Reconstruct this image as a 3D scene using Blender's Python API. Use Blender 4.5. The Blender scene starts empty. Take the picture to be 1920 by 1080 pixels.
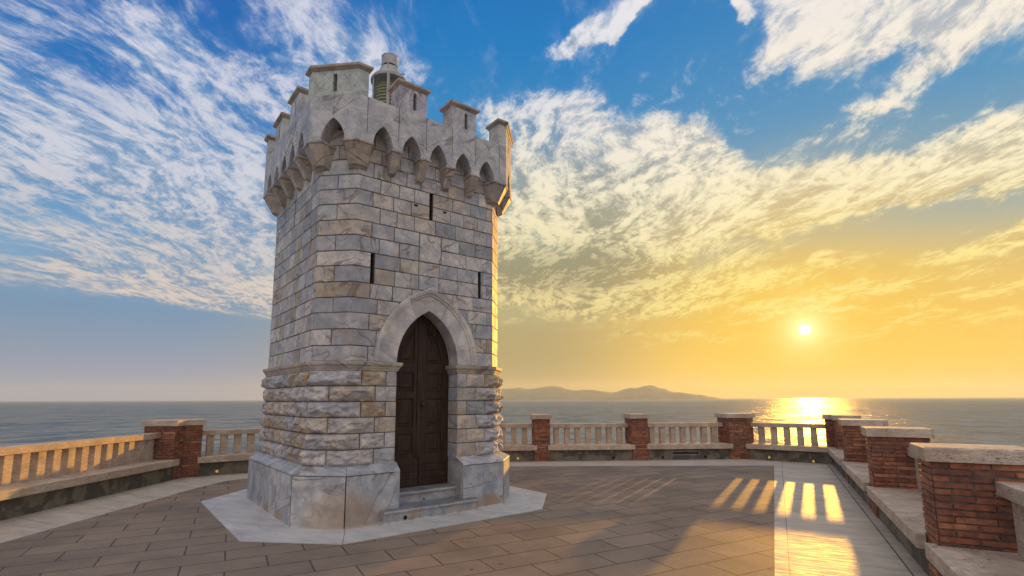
import bpy, bmesh, math, random
from mathutils import Vector, Matrix, noise
R = math.radians
random.seed(7)
scene = bpy.context.scene
COL = scene.collection

# ------------------------------------------------------------------ camera
cd = bpy.data.cameras.new('camera'); cam = bpy.data.objects.new('camera', cd); COL.objects.link(cam)
cd.sensor_width = 36.0
cd.lens = 978.26 / 1920 * 36
cd.shift_y = (613.5 - 540) / 1920
cd.clip_start = 0.05; cd.clip_end = 200000
cam.location = (0, 0, 1.7)
cam.rotation_euler = (Matrix.Rotation(R(90) + 0.1368, 3, 'X') @ Matrix.Rotation(-0.00374, 3, 'Z')).to_euler()
scene.camera = cam
EXPOSURE = 1.0
scene.view_settings.view_transform = 'Standard'
scene.view_settings.look = 'None'
scene.view_settings.gamma = 1.0
scene.view_settings.exposure = EXPOSURE
scene.view_settings.use_curve_mapping = False
scene.cycles.use_denoising = True
scene.cycles.max_bounces = 6
scene.cycles.diffuse_bounces = 3
scene.cycles.glossy_bounces = 3
scene.cycles.volume_bounces = 1
scene.cycles.sample_clamp_indirect = 6

SUN_AZ, SUN_EL = 29.5, 6.5
SUN_DIR = Vector((math.sin(R(SUN_AZ)) * math.cos(R(SUN_EL)), math.cos(R(SUN_AZ)) * math.cos(R(SUN_EL)), math.sin(R(SUN_EL))))


def lin(r, g, b):
    return tuple(((c / 255) / 12.92 if c <= 10.3 else (((c / 255) + 0.055) / 1.055) ** 2.4) for c in (r, g, b)) + (1.0,)


# ------------------------------------------------------------------ node helper
class NT:
    def __init__(self, tree):
        self.t = tree; tree.nodes.clear()

    def n(self, typ, props=None, **ins):
        nd = self.t.nodes.new('ShaderNode' + typ)
        for k, v in (props or {}).items(): setattr(nd, k, v)
        for k, v in ins.items():
            key = int(k[1:]) if k[0] == 'i' and k[1:].isdigit() else k.replace('_', ' ')
            s = nd.inputs[key]
            if isinstance(v, bpy.types.NodeSocket): self.t.links.new(v, s)
            else: s.default_value = v
        return nd

    def m(self, op, a, b=None, c=None, clamp=False):
        nd = self.t.nodes.new('ShaderNodeMath'); nd.operation = op; nd.use_clamp = clamp
        for i, v in enumerate((a, b, c)):
            if v is None: continue
            if isinstance(v, bpy.types.NodeSocket): self.t.links.new(v, nd.inputs[i])
            else: nd.inputs[i].default_value = v
        return nd.outputs[0]

    def mr(self, v, a, b, c=0.0, d=1.0, smooth=True):
        nd = self.t.nodes.new('ShaderNodeMapRange'); nd.interpolation_type = 'SMOOTHSTEP' if smooth else 'LINEAR'; nd.clamp = True
        self.t.links.new(v, nd.inputs[0])
        for i, x in enumerate((a, b, c, d)):
            s = nd.inputs[1 + i]
            if isinstance(x, bpy.types.NodeSocket): self.t.links.new(x, s)
            else: s.default_value = x
        return nd.outputs[0]

    def ramp(self, v, stops, mode='LINEAR'):
        nd = self.t.nodes.new('ShaderNodeValToRGB'); cr = nd.color_ramp; cr.interpolation = mode
        while len(cr.elements) < len(stops): cr.elements.new(0.5)
        for e, (p, c) in zip(cr.elements, stops):
            e.position = p; e.color = c if len(c) == 4 else tuple(c) + (1,)
        self.t.links.new(v, nd.inputs[0]); return nd.outputs[0]

    def mix(self, f, a, b, mode='MIX'):
        nd = self.t.nodes.new('ShaderNodeMix'); nd.data_type = 'RGBA'; nd.blend_type = mode
        for i, v in ((0, f), (6, a), (7, b)):
            s = nd.inputs[i]
            if isinstance(v, bpy.types.NodeSocket): self.t.links.new(v, s)
            elif i == 0: s.default_value = v
            else: s.default_value = tuple(v)[:3] + (1,)
        return nd.outputs[2]

    def noise(self, vec, scale, detail=4, rough=0.5, dist=0.0, out=0, w=None):
        nd = self.t.nodes.new('ShaderNodeTexNoise')
        if vec is not None: self.t.links.new(vec, nd.inputs['Vector'])
        nd.inputs['Scale'].default_value = scale; nd.inputs['Detail'].default_value = detail
        nd.inputs['Roughness'].default_value = rough; nd.inputs['Distortion'].default_value = dist
        return nd.outputs[out]

    def mapping(self, vec, loc=(0, 0, 0), rot=(0, 0, 0), scale=(1, 1, 1), typ='POINT'):
        nd = self.t.nodes.new('ShaderNodeMapping'); nd.vector_type = typ
        self.t.links.new(vec, nd.inputs[0])
        nd.inputs[1].default_value = loc; nd.inputs[2].default_value = rot; nd.inputs[3].default_value = scale
        return nd.outputs[0]

    def xyz(self, x, y, z):
        nd = self.t.nodes.new('ShaderNodeCombineXYZ')
        for i, v in enumerate((x, y, z)):
            if isinstance(v, bpy.types.NodeSocket): self.t.links.new(v, nd.inputs[i])
            else: nd.inputs[i].default_value = v
        return nd.outputs[0]


# ------------------------------------------------------------------ sky
def build_world():
    w = bpy.data.worlds.new('World'); scene.world = w; w.use_nodes = True
    T = NT(w.node_tree)
    tc = T.n('TexCoord').outputs['Generated']
    d = T.n('VectorMath', {'operation': 'NORMALIZE'}, i0=tc).outputs[0]
    sp = T.n('SeparateXYZ', None, i0=d)
    x, y, z = sp.outputs
    az = T.m('MULTIPLY', T.m('ARCTAN2', x, y), 57.29578)
    el = T.m('MULTIPLY', T.m('ARCSINE', z), 57.29578)
    ea = T.xyz(az, el, 0.0)
    e01 = T.m('DIVIDE', el, 45.0, clamp=True)

    def st(l): return [(e / 45.0, lin(*c)) for e, c in l]
    left = T.ramp(e01, st([(0, (146, 154, 180)), (2.5, (140, 152, 178)), (5, (128, 150, 176)), (8, (112, 148, 180)),
                           (13, (120, 165, 200)), (20, (70, 140, 195)), (27, (22, 112, 185)), (36, (8, 100, 178)), (45, (10, 90, 170))]))
    mid = T.ramp(e01, st([(0, (182, 152, 100)), (3, (168, 150, 100)), (7, (176, 160, 112)), (12, (180, 180, 140)),
                          (18, (150, 170, 165)), (26, (55, 140, 190)), (36, (0, 122, 192)), (45, (0, 105, 182))]))
    right = T.ramp(e01, st([(0, (248, 192, 94)), (3, (254, 204, 84)), (7, (242, 196, 96)), (11, (222, 192, 118)),
                            (15, (164, 176, 165)), (19, (128, 164, 180)), (26, (72, 146, 192)), (36, (40, 128, 190)), (45, (20, 110, 180))]))
    f1 = T.mr(az, -34, -4)
    f2 = T.mr(az, 2, 25)
    base = T.mix(f2, T.mix(f1, left, mid), right)

    # perspective projection on a cloud layer
    zz = T.m('ADD', T.m('MAXIMUM', z, 0.0), 0.10)
    px = T.m('DIVIDE', x, zz); py = T.m('DIVIDE', y, zz)
    P = T.xyz(px, py, 0.0)
    warp = T.noise(P, 0.9, 3, 0.5, out=1)
    Pw = T.n('VectorMath', {'operation': 'MULTIPLY_ADD'}, i0=warp, i1=(0.6, 0.6, 0.0), i2=P).outputs[0]
    PA = T.mapping(Pw, rot=(0, 0, R(-14)), scale=(1.0, 0.45, 1.0))   # streaks
    n1 = T.noise(PA, 3.4, 8, 0.60, 0.12)
    PB = T.mapping(Pw, loc=(3.1, 1.7, 0), rot=(0, 0, R(24)), scale=(1.0, 0.40, 1.0))
    n2 = T.noise(PB, 9.0, 8, 0.66, 0.15)
    PC = T.mapping(Pw, loc=(7.1, 4.7, 0), rot=(0, 0, R(10)), scale=(1.0, 0.55, 1.0))
    n3 = T.noise(PC, 24.0, 7, 0.70, 0.1)
    big = T.noise(P, 0.8, 3, 0.5)
    ns = T.m('ADD', T.m('ADD', T.m('MULTIPLY', n1, 0.42), T.m('MULTIPLY', n2, 0.33)), T.m('MULTIPLY', n3, 0.25))

    # coverage: soft patches placed in the sky by azimuth / elevation
    wob = T.n('VectorMath', {'operation': 'MULTIPLY_ADD'}, i0=T.noise(ea, 0.11, 5, 0.6, out=1), i1=(11.0, 6.5, 0.0), i2=ea).outputs[0]
    wob = T.n('VectorMath', {'operation': 'ADD'}, i0=wob, i1=(-5.5, -3.25, 0.0)).outputs[0]
    cov = 0.05
    patches = [  # az, el, half-size az, el, turn, weight
        (-42, 26, 22, 9, -20, 0.10), (-30, 18, 24, 7, -8, 0.15), (-20, 33, 10, 7, -30, 0.14), (-12, 36, 7, 5, 0, 0.05),
        (-44, 12, 20, 3.2, -6, 0.08), (-28, 11, 14, 3.0, -6, 0.12), (-30, 30, 12, 5, -25, 0.08), (-17, 27, 8, 8, 0, 0.12),
        # the big bank right of the tower
        (7, 25, 13, 7.5, -22, 0.23), (18, 23.5, 13, 5.8, -24, 0.22), (24, 18, 16, 3.8, 4, 0.17), (4, 16, 16, 8, 0, 0.20), (12, 12.5, 16, 3.5, 0, 0.16),
        # arm rising to the right, gap under it
        (36, 19.3, 12, 2.6, 8, 0.24), (45, 19.8, 8, 2.6, 10, 0.20), (38, 14.4, 10, 2.4, 6, -0.14), (46, 17.5, 5, 0.9, 16, 0.18), (45, 13.0, 8, 1.3, 12, 0.22),
        (43, 23.6, 9, 1.2, 6, -0.10), (33, 24.3, 5, 1.6, 20, 0.14), (40, 26.6, 6, 1.6, 10, 0.15),
        # bank at the top right
        (36.5, 33, 10, 5.4, -6, 0.27), (46, 31, 7, 4, 0, 0.18), (27.5, 31.6, 3.4, 1.6, 10, 0.15), (25.5, 37, 1.5, 1.2, 0, 0.22),
        (8, 36.3, 9, 1.2, 20, 0.22), (17, 39.6, 7, 1.0, 22, 0.20), (0, 33, 9, 2.2, 0, -0.14),
        # clear blue
        (20, 33, 8, 5, 0, -0.18), (27.5, 26.5, 6.5, 3.4, -10, -0.26), (-2, 38, 9, 4.5, 0, -0.35),
        # long low streaks toward the sun
        (26, 11.3, 14, 1.3, 7, 0.20), (33, 9.2, 12, 1.0, 6, 0.18), (14, 9.6, 12, 1.2, 3, 0.16), (28.5, 8.3, 5.5, 0.5, -7, 0.42), (44, 8.4, 7, 0.8, 8, 0.20), (40, 6.2, 10, 0.7, 3, 0.12), (16, 6.6, 9, 0.6, 2, 0.12)]
    for a, e, sa, se, rot, wt in patches:
        mp = T.mapping(wob, loc=(a, e, 0), rot=(0, 0, R(rot)), scale=(sa, se, 1), typ='TEXTURE')
        ln = T.n('VectorMath', {'operation': 'LENGTH'}, i0=mp).outputs['Value']
        cov = T.m('ADD', cov, T.mr(ln, 0.35, 1.25, wt, 0.0))
    # behind the viewer: broad thin cloud
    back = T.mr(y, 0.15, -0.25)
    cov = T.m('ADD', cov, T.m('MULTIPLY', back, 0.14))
    dens = T.m('ADD', ns, cov)
    alpha = T.m('ADD', T.m('MULTIPLY', T.mr(dens, 0.52, 0.80), 0.5), T.m('MULTIPLY', T.mr(dens, 0.58, 0.72), 0.5))
    # thin ripples drifting between the banks
    wisp = T.m('MULTIPLY', T.mr(T.m('ADD', T.m('MULTIPLY', n2, 0.5), T.m('MULTIPLY', n3, 0.5)), 0.50, 0.66), T.mr(T.noise(T.mapping(P, loc=(4, 2, 0)), 1.3, 4, 0.6), 0.44, 0.62, 0.0, 0.55))
    alpha = T.m('MAXIMUM', alpha, wisp)
    # low band under the cloud deck stays clear of clouds
    edge = T.m('ADD', 6.9, T.m('MULTIPLY', T.noise(T.mapping(ea, scale=(0.06, 0.2, 1)), 1.0, 4, 0.5), 2.2))
    edge = T.m('ADD', edge, T.m('MULTIPLY', T.mr(az, -22, -46), 0.7))
    edge = T.m('SUBTRACT', edge, T.m('MULTIPLY', T.mr(az, 2, 20), 3.8))
    above = T.mr(T.m('SUBTRACT', el, edge), -0.25, 0.5)
    soft = T.mr(T.m('SUBTRACT', el, edge), -2.0, 3.0)
    lowsel = T.mr(az, -8, 12)
    band = T.n('Mix', {'data_type': 'FLOAT'}, i0=lowsel, i2=above, i3=soft).outputs[0]
    alpha = T.m('MULTIPLY', alpha, band)
    # bright rim of cloud above the left edge
    rim = T.m('MULTIPLY', T.mr(T.m('ABSOLUTE', T.m('SUBTRACT', T.m('SUBTRACT', el, edge), 0.9)), 1.1, 0.0), T.mr(az, 0, -16))
    alpha = T.m('MAXIMUM', alpha, T.m('MULTIPLY', T.m('MULTIPLY', rim, above), T.mr(T.noise(T.mapping(ea, scale=(0.05, 0.5, 1)), 1.0, 5, 0.55), 0.35, 0.6, 0.2, 0.8)))
    # streaks visible in yellow low part
    cl_left = T.ramp(e01, st([(0, (190, 180, 175)), (8, (226, 206, 186)), (14, (206, 202, 202)), (20, (205, 208, 220)), (32, (212, 214, 228)), (45, (220, 222, 235))]))
    cl_mid = T.ramp(e01, st([(0, (220, 190, 120)), (9, (236, 214, 146)), (15, (240, 226, 174)), (22, (244, 234, 206)), (32, (226, 226, 232)), (45, (225, 228, 238))]))
    cl_right = T.ramp(e01, st([(0, (255, 220, 110)), (7, (255, 228, 120)), (12, (255, 236, 155)), (18, (252, 240, 200)), (26, (252, 242, 222)), (34, (242, 234, 226)), (45, (235, 232, 235))]))
    cl = T.mix(T.mr(az, 6, 26), T.mix(T.mr(az, -30, 0), cl_left, cl_mid), cl_right)
    sh_left = T.ramp(e01, st([(0, (140, 150, 168)), (10, (128, 152, 180)), (20, (120, 155, 192)), (34, (120, 160, 205)), (45, (120, 160, 205))]))
    sh_mid = T.ramp(e01, st([(0, (170, 150, 110)), (8, (172, 156, 112)), (14, (150, 146, 116)), (20, (158, 160, 142)), (28, (132, 158, 182)), (45, (150, 175, 200))]))
    sh_right = T.ramp(e01, st([(0, (235, 180, 90)), (8, (232, 186, 100)), (14, (208, 186, 134)), (22, (190, 190, 178)), (34, (172, 184, 200)), (45, (190, 200, 215))]))
    sh = T.mix(T.mr(az, 8, 28), T.mix(T.mr(az, -30, -2), sh_left, sh_mid), sh_right)
    lit = T.mr(T.m('ADD', T.m('ADD', T.m('MULTIPLY', n3, 0.38), T.m('MULTIPLY', n2, 0.42)), T.m('MULTIPLY', T.noise(T.mapping(P, loc=(2, 9, 0), rot=(0, 0, R(30)), scale=(1, 0.6, 1)), 3.2, 5, 0.6), 0.20)), 0.425, 0.55)
    # a thicker darker belly near the middle of the view
    mpb = T.mapping(wob, loc=(7, 14.0, 0), scale=(13, 3.4, 1), typ='TEXTURE')
    belly = T.mr(T.n('VectorMath', {'operation': 'LENGTH'}, i0=mpb).outputs['Value'], 0.2, 1.2, 0.65, 0.0)
    lit = T.m('SUBTRACT', lit, belly, clamp=True)
    ccol = T.mix(lit, sh, cl)
    col = T.mix(alpha, base, ccol)
    # glow of the low sun
    sd = T.n('VectorMath', {'operation': 'DOT_PRODUCT'}, i0=d, i1=tuple(SUN_DIR)).outputs['Value']
    ang = T.m('MULTIPLY', T.m('ARCCOSINE', T.m('MINIMUM', sd, 0.9999999)), 57.29578)
    g1 = T.m('EXPONENT', T.m('MULTIPLY', T.m('MULTIPLY', ang, ang), -1 / (2 * 8.0 ** 2)))
    g2 = T.m('EXPONENT', T.m('MULTIPLY', ang, -1 / 1.25))
    col = T.mix(T.m('MULTIPLY', g1, 0.74), col, T.mix(T.m('MULTIPLY', lit, T.m('MULTIPLY', alpha, 0.9)), lin(255, 205, 62), lin(255, 232, 130)))
    col = T.mix(T.m('MULTIPLY', g2, 1.0, clamp=True), col, (1.7, 1.5, 0.72))
    disc = T.mr(ang, 0.66, 0.22)
    col = T.mix(disc, col, (2.2, 2.1, 1.6))
    # unseen zenith paled and brightened, added fill for the ground
    col = T.mix(T.mr(el, 44, 62), col, (0.84, 0.77, 0.75))
    # unseen sky behind the viewer, made bright and pale as fill for the walls
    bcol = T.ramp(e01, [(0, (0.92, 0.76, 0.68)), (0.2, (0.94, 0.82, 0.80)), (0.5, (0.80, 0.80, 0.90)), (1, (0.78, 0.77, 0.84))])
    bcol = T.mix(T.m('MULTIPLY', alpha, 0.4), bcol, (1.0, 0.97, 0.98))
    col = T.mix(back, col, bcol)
    # below the horizon
    col = T.mix(T.mr(z, 0.0, -0.02), col, (0.10, 0.13, 0.16))
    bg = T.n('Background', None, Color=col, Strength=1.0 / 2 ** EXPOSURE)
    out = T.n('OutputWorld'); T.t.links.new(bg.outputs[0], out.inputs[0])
    w.cycles.sampling_method = 'MANUAL'; w.cycles.sample_map_resolution = 512


build_world()
sl = bpy.data.lights.new('sun', 'SUN'); sl.energy = 2.6; sl.angle = R(0.6); sl.color = (1.0, 0.47, 0.06)
sun = bpy.data.objects.new('sun', sl); COL.objects.link(sun)
sun.rotation_euler = SUN_DIR.to_track_quat('Z', 'Y').to_euler()
sun.location = SUN_DIR * 60


# ------------------------------------------------------------------ materials
def material(name):
    m = bpy.data.materials.new(name); m.use_nodes = True
    return m, NT(m.node_tree)


def finish(T, color, rough, bump=None, dist=0.01, strength=1.0, **kw):
    b = T.n('BsdfPrincipled')
    for s, v in (('Base Color', color), ('Roughness', rough)):
        if isinstance(v, bpy.types.NodeSocket): T.t.links.new(v, b.inputs[s])
        else: b.inputs[s].default_value = v
    for k, v in kw.items():
        b.inputs[k.replace('_', ' ')].default_value = v
    if bump is not None:
        bn = T.n('Bump', None, Strength=strength, Distance=dist, Height=bump)
        T.t.links.new(bn.outputs[0], b.inputs['Normal'])
    o = T.n('OutputMaterial'); T.t.links.new(b.outputs[0], o.inputs[0])
    return b


def marble(name, vein=0.6, stain=0.3, bump=0.004, rough=0.6, grain=1.0, tone=(1, 1, 1), low=False):
    m, T = material(name)
    at = T.n('Attribute', {'attribute_name': 'tint'})
    rn = T.n('Attribute', {'attribute_name': 'rnd'}).outputs['Fac']
    obj = T.n('TexCoord').outputs['Object']
    off = T.xyz(T.m('MULTIPLY', rn, 37.0), T.m('MULTIPLY', rn, 91.0), T.m('MULTIPLY', rn, 53.0))
    p = T.n('VectorMath', {'operation': 'ADD'}, i0=obj, i1=off).outputs[0]
    rot = T.n('VectorRotate', {'rotation_type': 'EULER_XYZ'}, Vector=p, Rotation=T.xyz(T.m('MULTIPLY', rn, 9.0), T.m('MULTIPLY', rn, 17.0), T.m('MULTIPLY', rn, 5.0))).outputs[0]
    st = T.mapping(rot, scale=(1, 1, 0.35))
    cloud = T.noise(p, 5.0 * grain, 6, 0.6)
    col = T.mix(T.mr(cloud, 0.3, 0.7, 0.0, 1.0), T.mix(1.0, at.outputs['Color'], (0.62, 0.64, 0.69), 'MULTIPLY'), T.mix(1.0, at.outputs['Color'], (1.15, 1.13, 1.10), 'MULTIPLY'))
    # grey streaks
    g = T.m('ABSOLUTE', T.m('SUBTRACT', T.noise(st, 3.2 * grain, 6, 0.6, 0.8), 0.5))
    col = T.mix(T.mr(g, 0.0, 0.05, 0.5, 0.0), col, (0.26, 0.29, 0.34))
    # thin rust coloured veins
    v1 = T.m('ABSOLUTE', T.m('SUBTRACT', T.noise(T.mapping(rot, scale=(1, 0.22, 0.35)), 2.6 * grain, 3, 0.45, 0.15), 0.5))
    vm = T.m('MULTIPLY', T.mr(v1, 0.003, 0.015, 1.0, 0.0), T.mr(T.noise(p, 2.3, 2, 0.5), 0.34, 0.52))
    v2 = T.m('ABSOLUTE', T.m('SUBTRACT', T.noise(T.mapping(rot, loc=(5, 5, 5), scale=(0.25, 1, 0.35)), 4.6 * grain, 3, 0.45, 0.2), 0.5))
    vm2 = T.m('MULTIPLY', T.mr(v2, 0.003, 0.013, 1.0, 0.0), T.mr(T.noise(p, 3.1, 2, 0.5), 0.40, 0.55))
    col = T.mix(T.m('MULTIPLY', vm, vein), col, (0.15, 0.095, 0.06))
    col = T.mix(T.m('MULTIPLY', vm2, vein * 0.8), col, (0.12, 0.09, 0.075))
    # ochre stains
    s = T.mr(T.noise(T.mapping(p, scale=(1, 1, 1.6)), 3.0, 7, 0.65, 0.4), 0.52, 0.72)
    col = T.mix(T.m('MULTIPLY', s, stain), col, (0.36, 0.19, 0.06))
    s2 = T.mr(T.noise(T.mapping(obj, loc=(3, 8, 1)), 1.3, 6, 0.6), 0.52, 0.75)
    col = T.mix(T.m('MULTIPLY', s2, stain * 0.8), col, (0.40, 0.27, 0.14))
    pit = T.mr(T.noise(p, 60, 3, 0.6), 0.62, 0.74)
    col = T.mix(T.m('MULTIPLY', pit, 0.35), col, (0.12, 0.10, 0.09))
    if low:
        oz = T.n('SeparateXYZ', None, i0=obj).outputs[2]
        e1 = T.m('ADD', oz, T.m('MULTIPLY', T.noise(obj, 3.5, 6, 0.65), -0.55))
        col = T.mix(T.m('MULTIPLY', T.mr(e1, -0.02, -0.18, 0.0, 0.75), T.mr(T.noise(T.mapping(obj, loc=(1.5, 0.3, 0), scale=(1, 1, 0.2)), 1.1, 3, 0.5), 0.47, 0.60)), col, (0.33, 0.20, 0.095))
        e2 = T.m('ADD', oz, T.m('MULTIPLY', T.noise(obj, 14, 5, 0.7), -0.09))
        col = T.mix(T.mr(e2, 0.0, -0.02), col, (0.55, 0.51, 0.46))
        dv = T.n('VectorMath', {'operation': 'DISTANCE'}, i0=T.mapping(obj, scale=(1, 1, 1.5)), i1=(-1.32, -1.84, 0.18)).outputs['Value']
        dm = T.mr(T.m('ADD', dv, T.m('MULTIPLY', T.noise(obj, 4, 6, 0.65), 0.5)), 0.62, 0.95, 0.50, 0.0)
        col = T.mix(dm, col, (0.32, 0.185, 0.075))
        bl = T.mr(T.noise(T.mapping(obj, loc=(2, 7, 3), scale=(1, 1, 0.7)), 2.6, 7, 0.68), 0.52, 0.66)
        col = T.mix(T.m('MULTIPLY', bl, 0.6), col, (0.20, 0.25, 0.29))
    col = T.mix(1.0, col, tone, 'MULTIPLY')
    h = T.m('ADD', T.m('MULTIPLY', T.noise(p, 28 * grain, 6, 0.65), 0.7), T.m('MULTIPLY', T.noise(p, 7 * grain, 3, 0.5), 0.9))
    h = T.m('SUBTRACT', h, T.m('MULTIPLY', vm, 0.25)); h = T.m('SUBTRACT', h, T.m('MULTIPLY', pit, 0.3))
    rr = T.mr(cloud, 0.3, 0.7, rough - 0.08, rough + 0.1)
    finish(T, col, rr, h, bump, 1.0)
    return m


M = {}
M['wall'] = marble('dressed_marble', 0.65, 0.26, 0.007)
M['rust'] = marble('rock_faced_marble', 0.35, 1.0, 0.009, grain=1.2)
M['plinth'] = marble('plinth_marble', 0.6, 0.35, 0.006, 0.5, grain=0.8, low=True)
M['arch'] = marble('arch_marble', 0.22, 0.20, 0.004, 0.55, grain=0.6)
M['trim'] = marble('trim_marble', 0.8, 0.22, 0.004, 0.6, grain=1.0)
M['parapet'] = marble('parapet_marble', 0.55, 0.14, 0.004, 0.6, grain=0.9)


def simple(name, c1, c2, scale, rough, bump, detail=6, spec=0.5, metal=0.0, pits=0.0):
    m, T = material(name)
    o = T.n('TexCoord').outputs['Object']
    n = T.noise(o, scale, detail, 0.62)
    col = T.mix(T.mr(n, 0.32, 0.68), c1, c2)
    h = T.noise(o, scale * 4, 5, 0.65)
    finish(T, col, rough, h, bump, 1.0, Metallic=metal)
    return m


M['mortar'] = simple('mortar', (0.05, 0.045, 0.04), (0.13, 0.115, 0.10), 9, 0.95, 0.01)
M['brickmortar'] = simple('brick_mortar', (0.07, 0.06, 0.05), (0.20, 0.17, 0.14), 14, 0.95, 0.006)


def travertine():
    m, T = material('travertine')
    o = T.n('TexCoord').outputs['Object']
    g = T.n('NewGeometry').outputs['Position']
    st = T.mapping(g, scale=(1, 1, 5))
    n = T.noise(g, 3.0, 6, 0.6)
    col = T.mix(T.mr(n, 0.3, 0.7), (0.43, 0.33, 0.24), (0.63, 0.51, 0.39))
    line = T.noise(st, 9, 6, 0.6, 0.4)
    col = T.mix(T.mr(line, 0.42, 0.62, 0.45, 0.0), col, (0.28, 0.22, 0.17))
    pit = T.mr(T.noise(T.mapping(g, scale=(1, 1, 3)), 38, 4, 0.6), 0.58, 0.68)
    pit = T.m('MULTIPLY', pit, T.mr(T.noise(g, 4, 2, 0.5), 0.42, 0.6))
    col = T.mix(pit, col, (0.07, 0.055, 0.045))
    lich = T.mr(T.noise(g, 2.2, 7, 0.7), 0.56, 0.70)
    col = T.mix(T.m('MULTIPLY', lich, 0.4), col, (0.22, 0.20, 0.18))
    h = T.m('SUBTRACT', T.m('MULTIPLY', T.noise(g, 45, 5, 0.7), 0.5), T.m('MULTIPLY', pit, 1.0))
    finish(T, col, 0.75, h, 0.006, 1.0)
    return m


M['trav'] = travertine()


def brickmat():
    m, T = material('red_brick')
    at = T.n('Attribute', {'attribute_name': 'tint'}).outputs['Color']
    g = T.n('NewGeometry').outputs['Position']
    n = T.noise(g, 16, 6, 0.65)
    col = T.mix(T.mr(n, 0.3, 0.7), T.mix(1.0, at, (0.6, 0.55, 0.55), 'MULTIPLY'), T.mix(1.0, at, (1.25, 1.2, 1.15), 'MULTIPLY'))
    w = T.mr(T.noise(g, 7, 6, 0.7), 0.62, 0.72)
    col = T.mix(T.m('MULTIPLY', w, 0.45), col, (0.40, 0.33, 0.28))
    d = T.mr(T.noise(T.mapping(g, loc=(4, 4, 4)), 5, 5, 0.6), 0.56, 0.7)
    col = T.mix(T.m('MULTIPLY', d, 0.5), col, (0.07, 0.035, 0.028))
    h = T.noise(g, 70, 5, 0.7)
    finish(T, col, 0.8, h, 0.003, 1.0)
    return m


M['brick'] = brickmat()


def stucco():
    m, T = material('weathered_render')
    g = T.n('NewGeometry').outputs['Position']
    n = T.noise(g, 2.6, 8, 0.62, 0.3)
    col = T.mix(T.mr(n, 0.44, 0.54), (0.085, 0.077, 0.062), (0.19, 0.165, 0.12))
    n2 = T.noise(g, 9, 6, 0.6)
    col = T.mix(T.mr(n2, 0.4, 0.7, 0.0, 0.5), col, (0.10, 0.095, 0.08))
    h = T.m('ADD', T.mr(n, 0.46, 0.52), T.m('MULTIPLY', T.noise(g, 40, 5, 0.7), 0.35))
    finish(T, col, 0.9, h, 0.008, 1.0)
    return m


M['stucco'] = stucco()


def pavingmat():
    m, T = material('stone_paving')
    g = T.n('NewGeometry').outputs['Position']
    p = T.n('VectorRotate', {'rotation_type': 'Z_AXIS'}, Vector=g, Angle=R(-28)).outputs[0]
    p = T.mapping(p, loc=(-0.035 + 80, -0.32 + 42, 0))
    bk = T.n('TexBrick', {'offset': 0.5, 'offset_frequency': 2}, Vector=p, Color1=(0, 0, 0, 1), Color2=(1, 1, 1, 1), Mortar=(0.5, 0.5, 0.5, 1),
             Scale=1.0, Mortar_Size=0.009, Mortar_Smooth=0.25, Bias=0.0, Brick_Width=0.8, Row_Height=0.42)
    tile = T.m('MULTIPLY', bk.outputs['Color'], 1.0)
    sp = T.noise(g, 130, 3, 0.7)
    sp2 = T.noise(g, 45, 4, 0.7)
    big = T.noise(g, 1.1, 5, 0.6)
    col = T.mix(tile, (0.250, 0.188, 0.140), (0.320, 0.238, 0.176))
    col = T.mix(T.mr(big, 0.35, 0.68, 0.0, 0.45), col, (0.085, 0.076, 0.072))
    col = T.mix(T.mr(sp, 0.52, 0.72, 0.0, 0.55), col, (0.27, 0.22, 0.18))
    col = T.mix(T.mr(sp, 0.46, 0.30, 0.0, 0.6), col, (0.045, 0.038, 0.034))
    col = T.mix(T.mr(sp2, 0.55, 0.75, 0.0, 0.25), col, (0.06, 0.05, 0.045))
    spot = T.mr(T.noise(T.mapping(g, scale=(1, 1, 1)), 5.5, 2, 0.4), 0.745, 0.765)
    col = T.mix(T.m('MULTIPLY', spot, 0.7), col, (0.03, 0.027, 0.025))
    wear = T.mr(T.noise(T.mapping(g, loc=(9, 2, 0)), 0.55, 6, 0.65), 0.42, 0.62)
    col = T.mix(T.m('MULTIPLY', wear, 0.30), col, (0.24, 0.19, 0.155))
    col = T.mix(T.m('MULTIPLY', bk.outputs['Fac'], T.mr(sp2, 0.35, 0.6, 0.4, 0.9)), col, (0.055, 0.045, 0.038))
    h = T.m('ADD', T.m('MULTIPLY', sp, 0.25), T.m('MULTIPLY', T.noise(g, 6, 4, 0.6), 0.25))
    h = T.m('ADD', h, T.m('MULTIPLY', tile, 0.18))
    h = T.m('SUBTRACT', h, T.m('MULTIPLY', bk.outputs['Fac'], 1.0))
    rr = T.mr(sp2, 0.3, 0.7, 0.62, 0.8)
    b = finish(T, col, rr, h, 0.014, 1.0)
    b.inputs['Specular IOR Level'].default_value = 0.075
    return m


M['paving'] = pavingmat()


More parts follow.
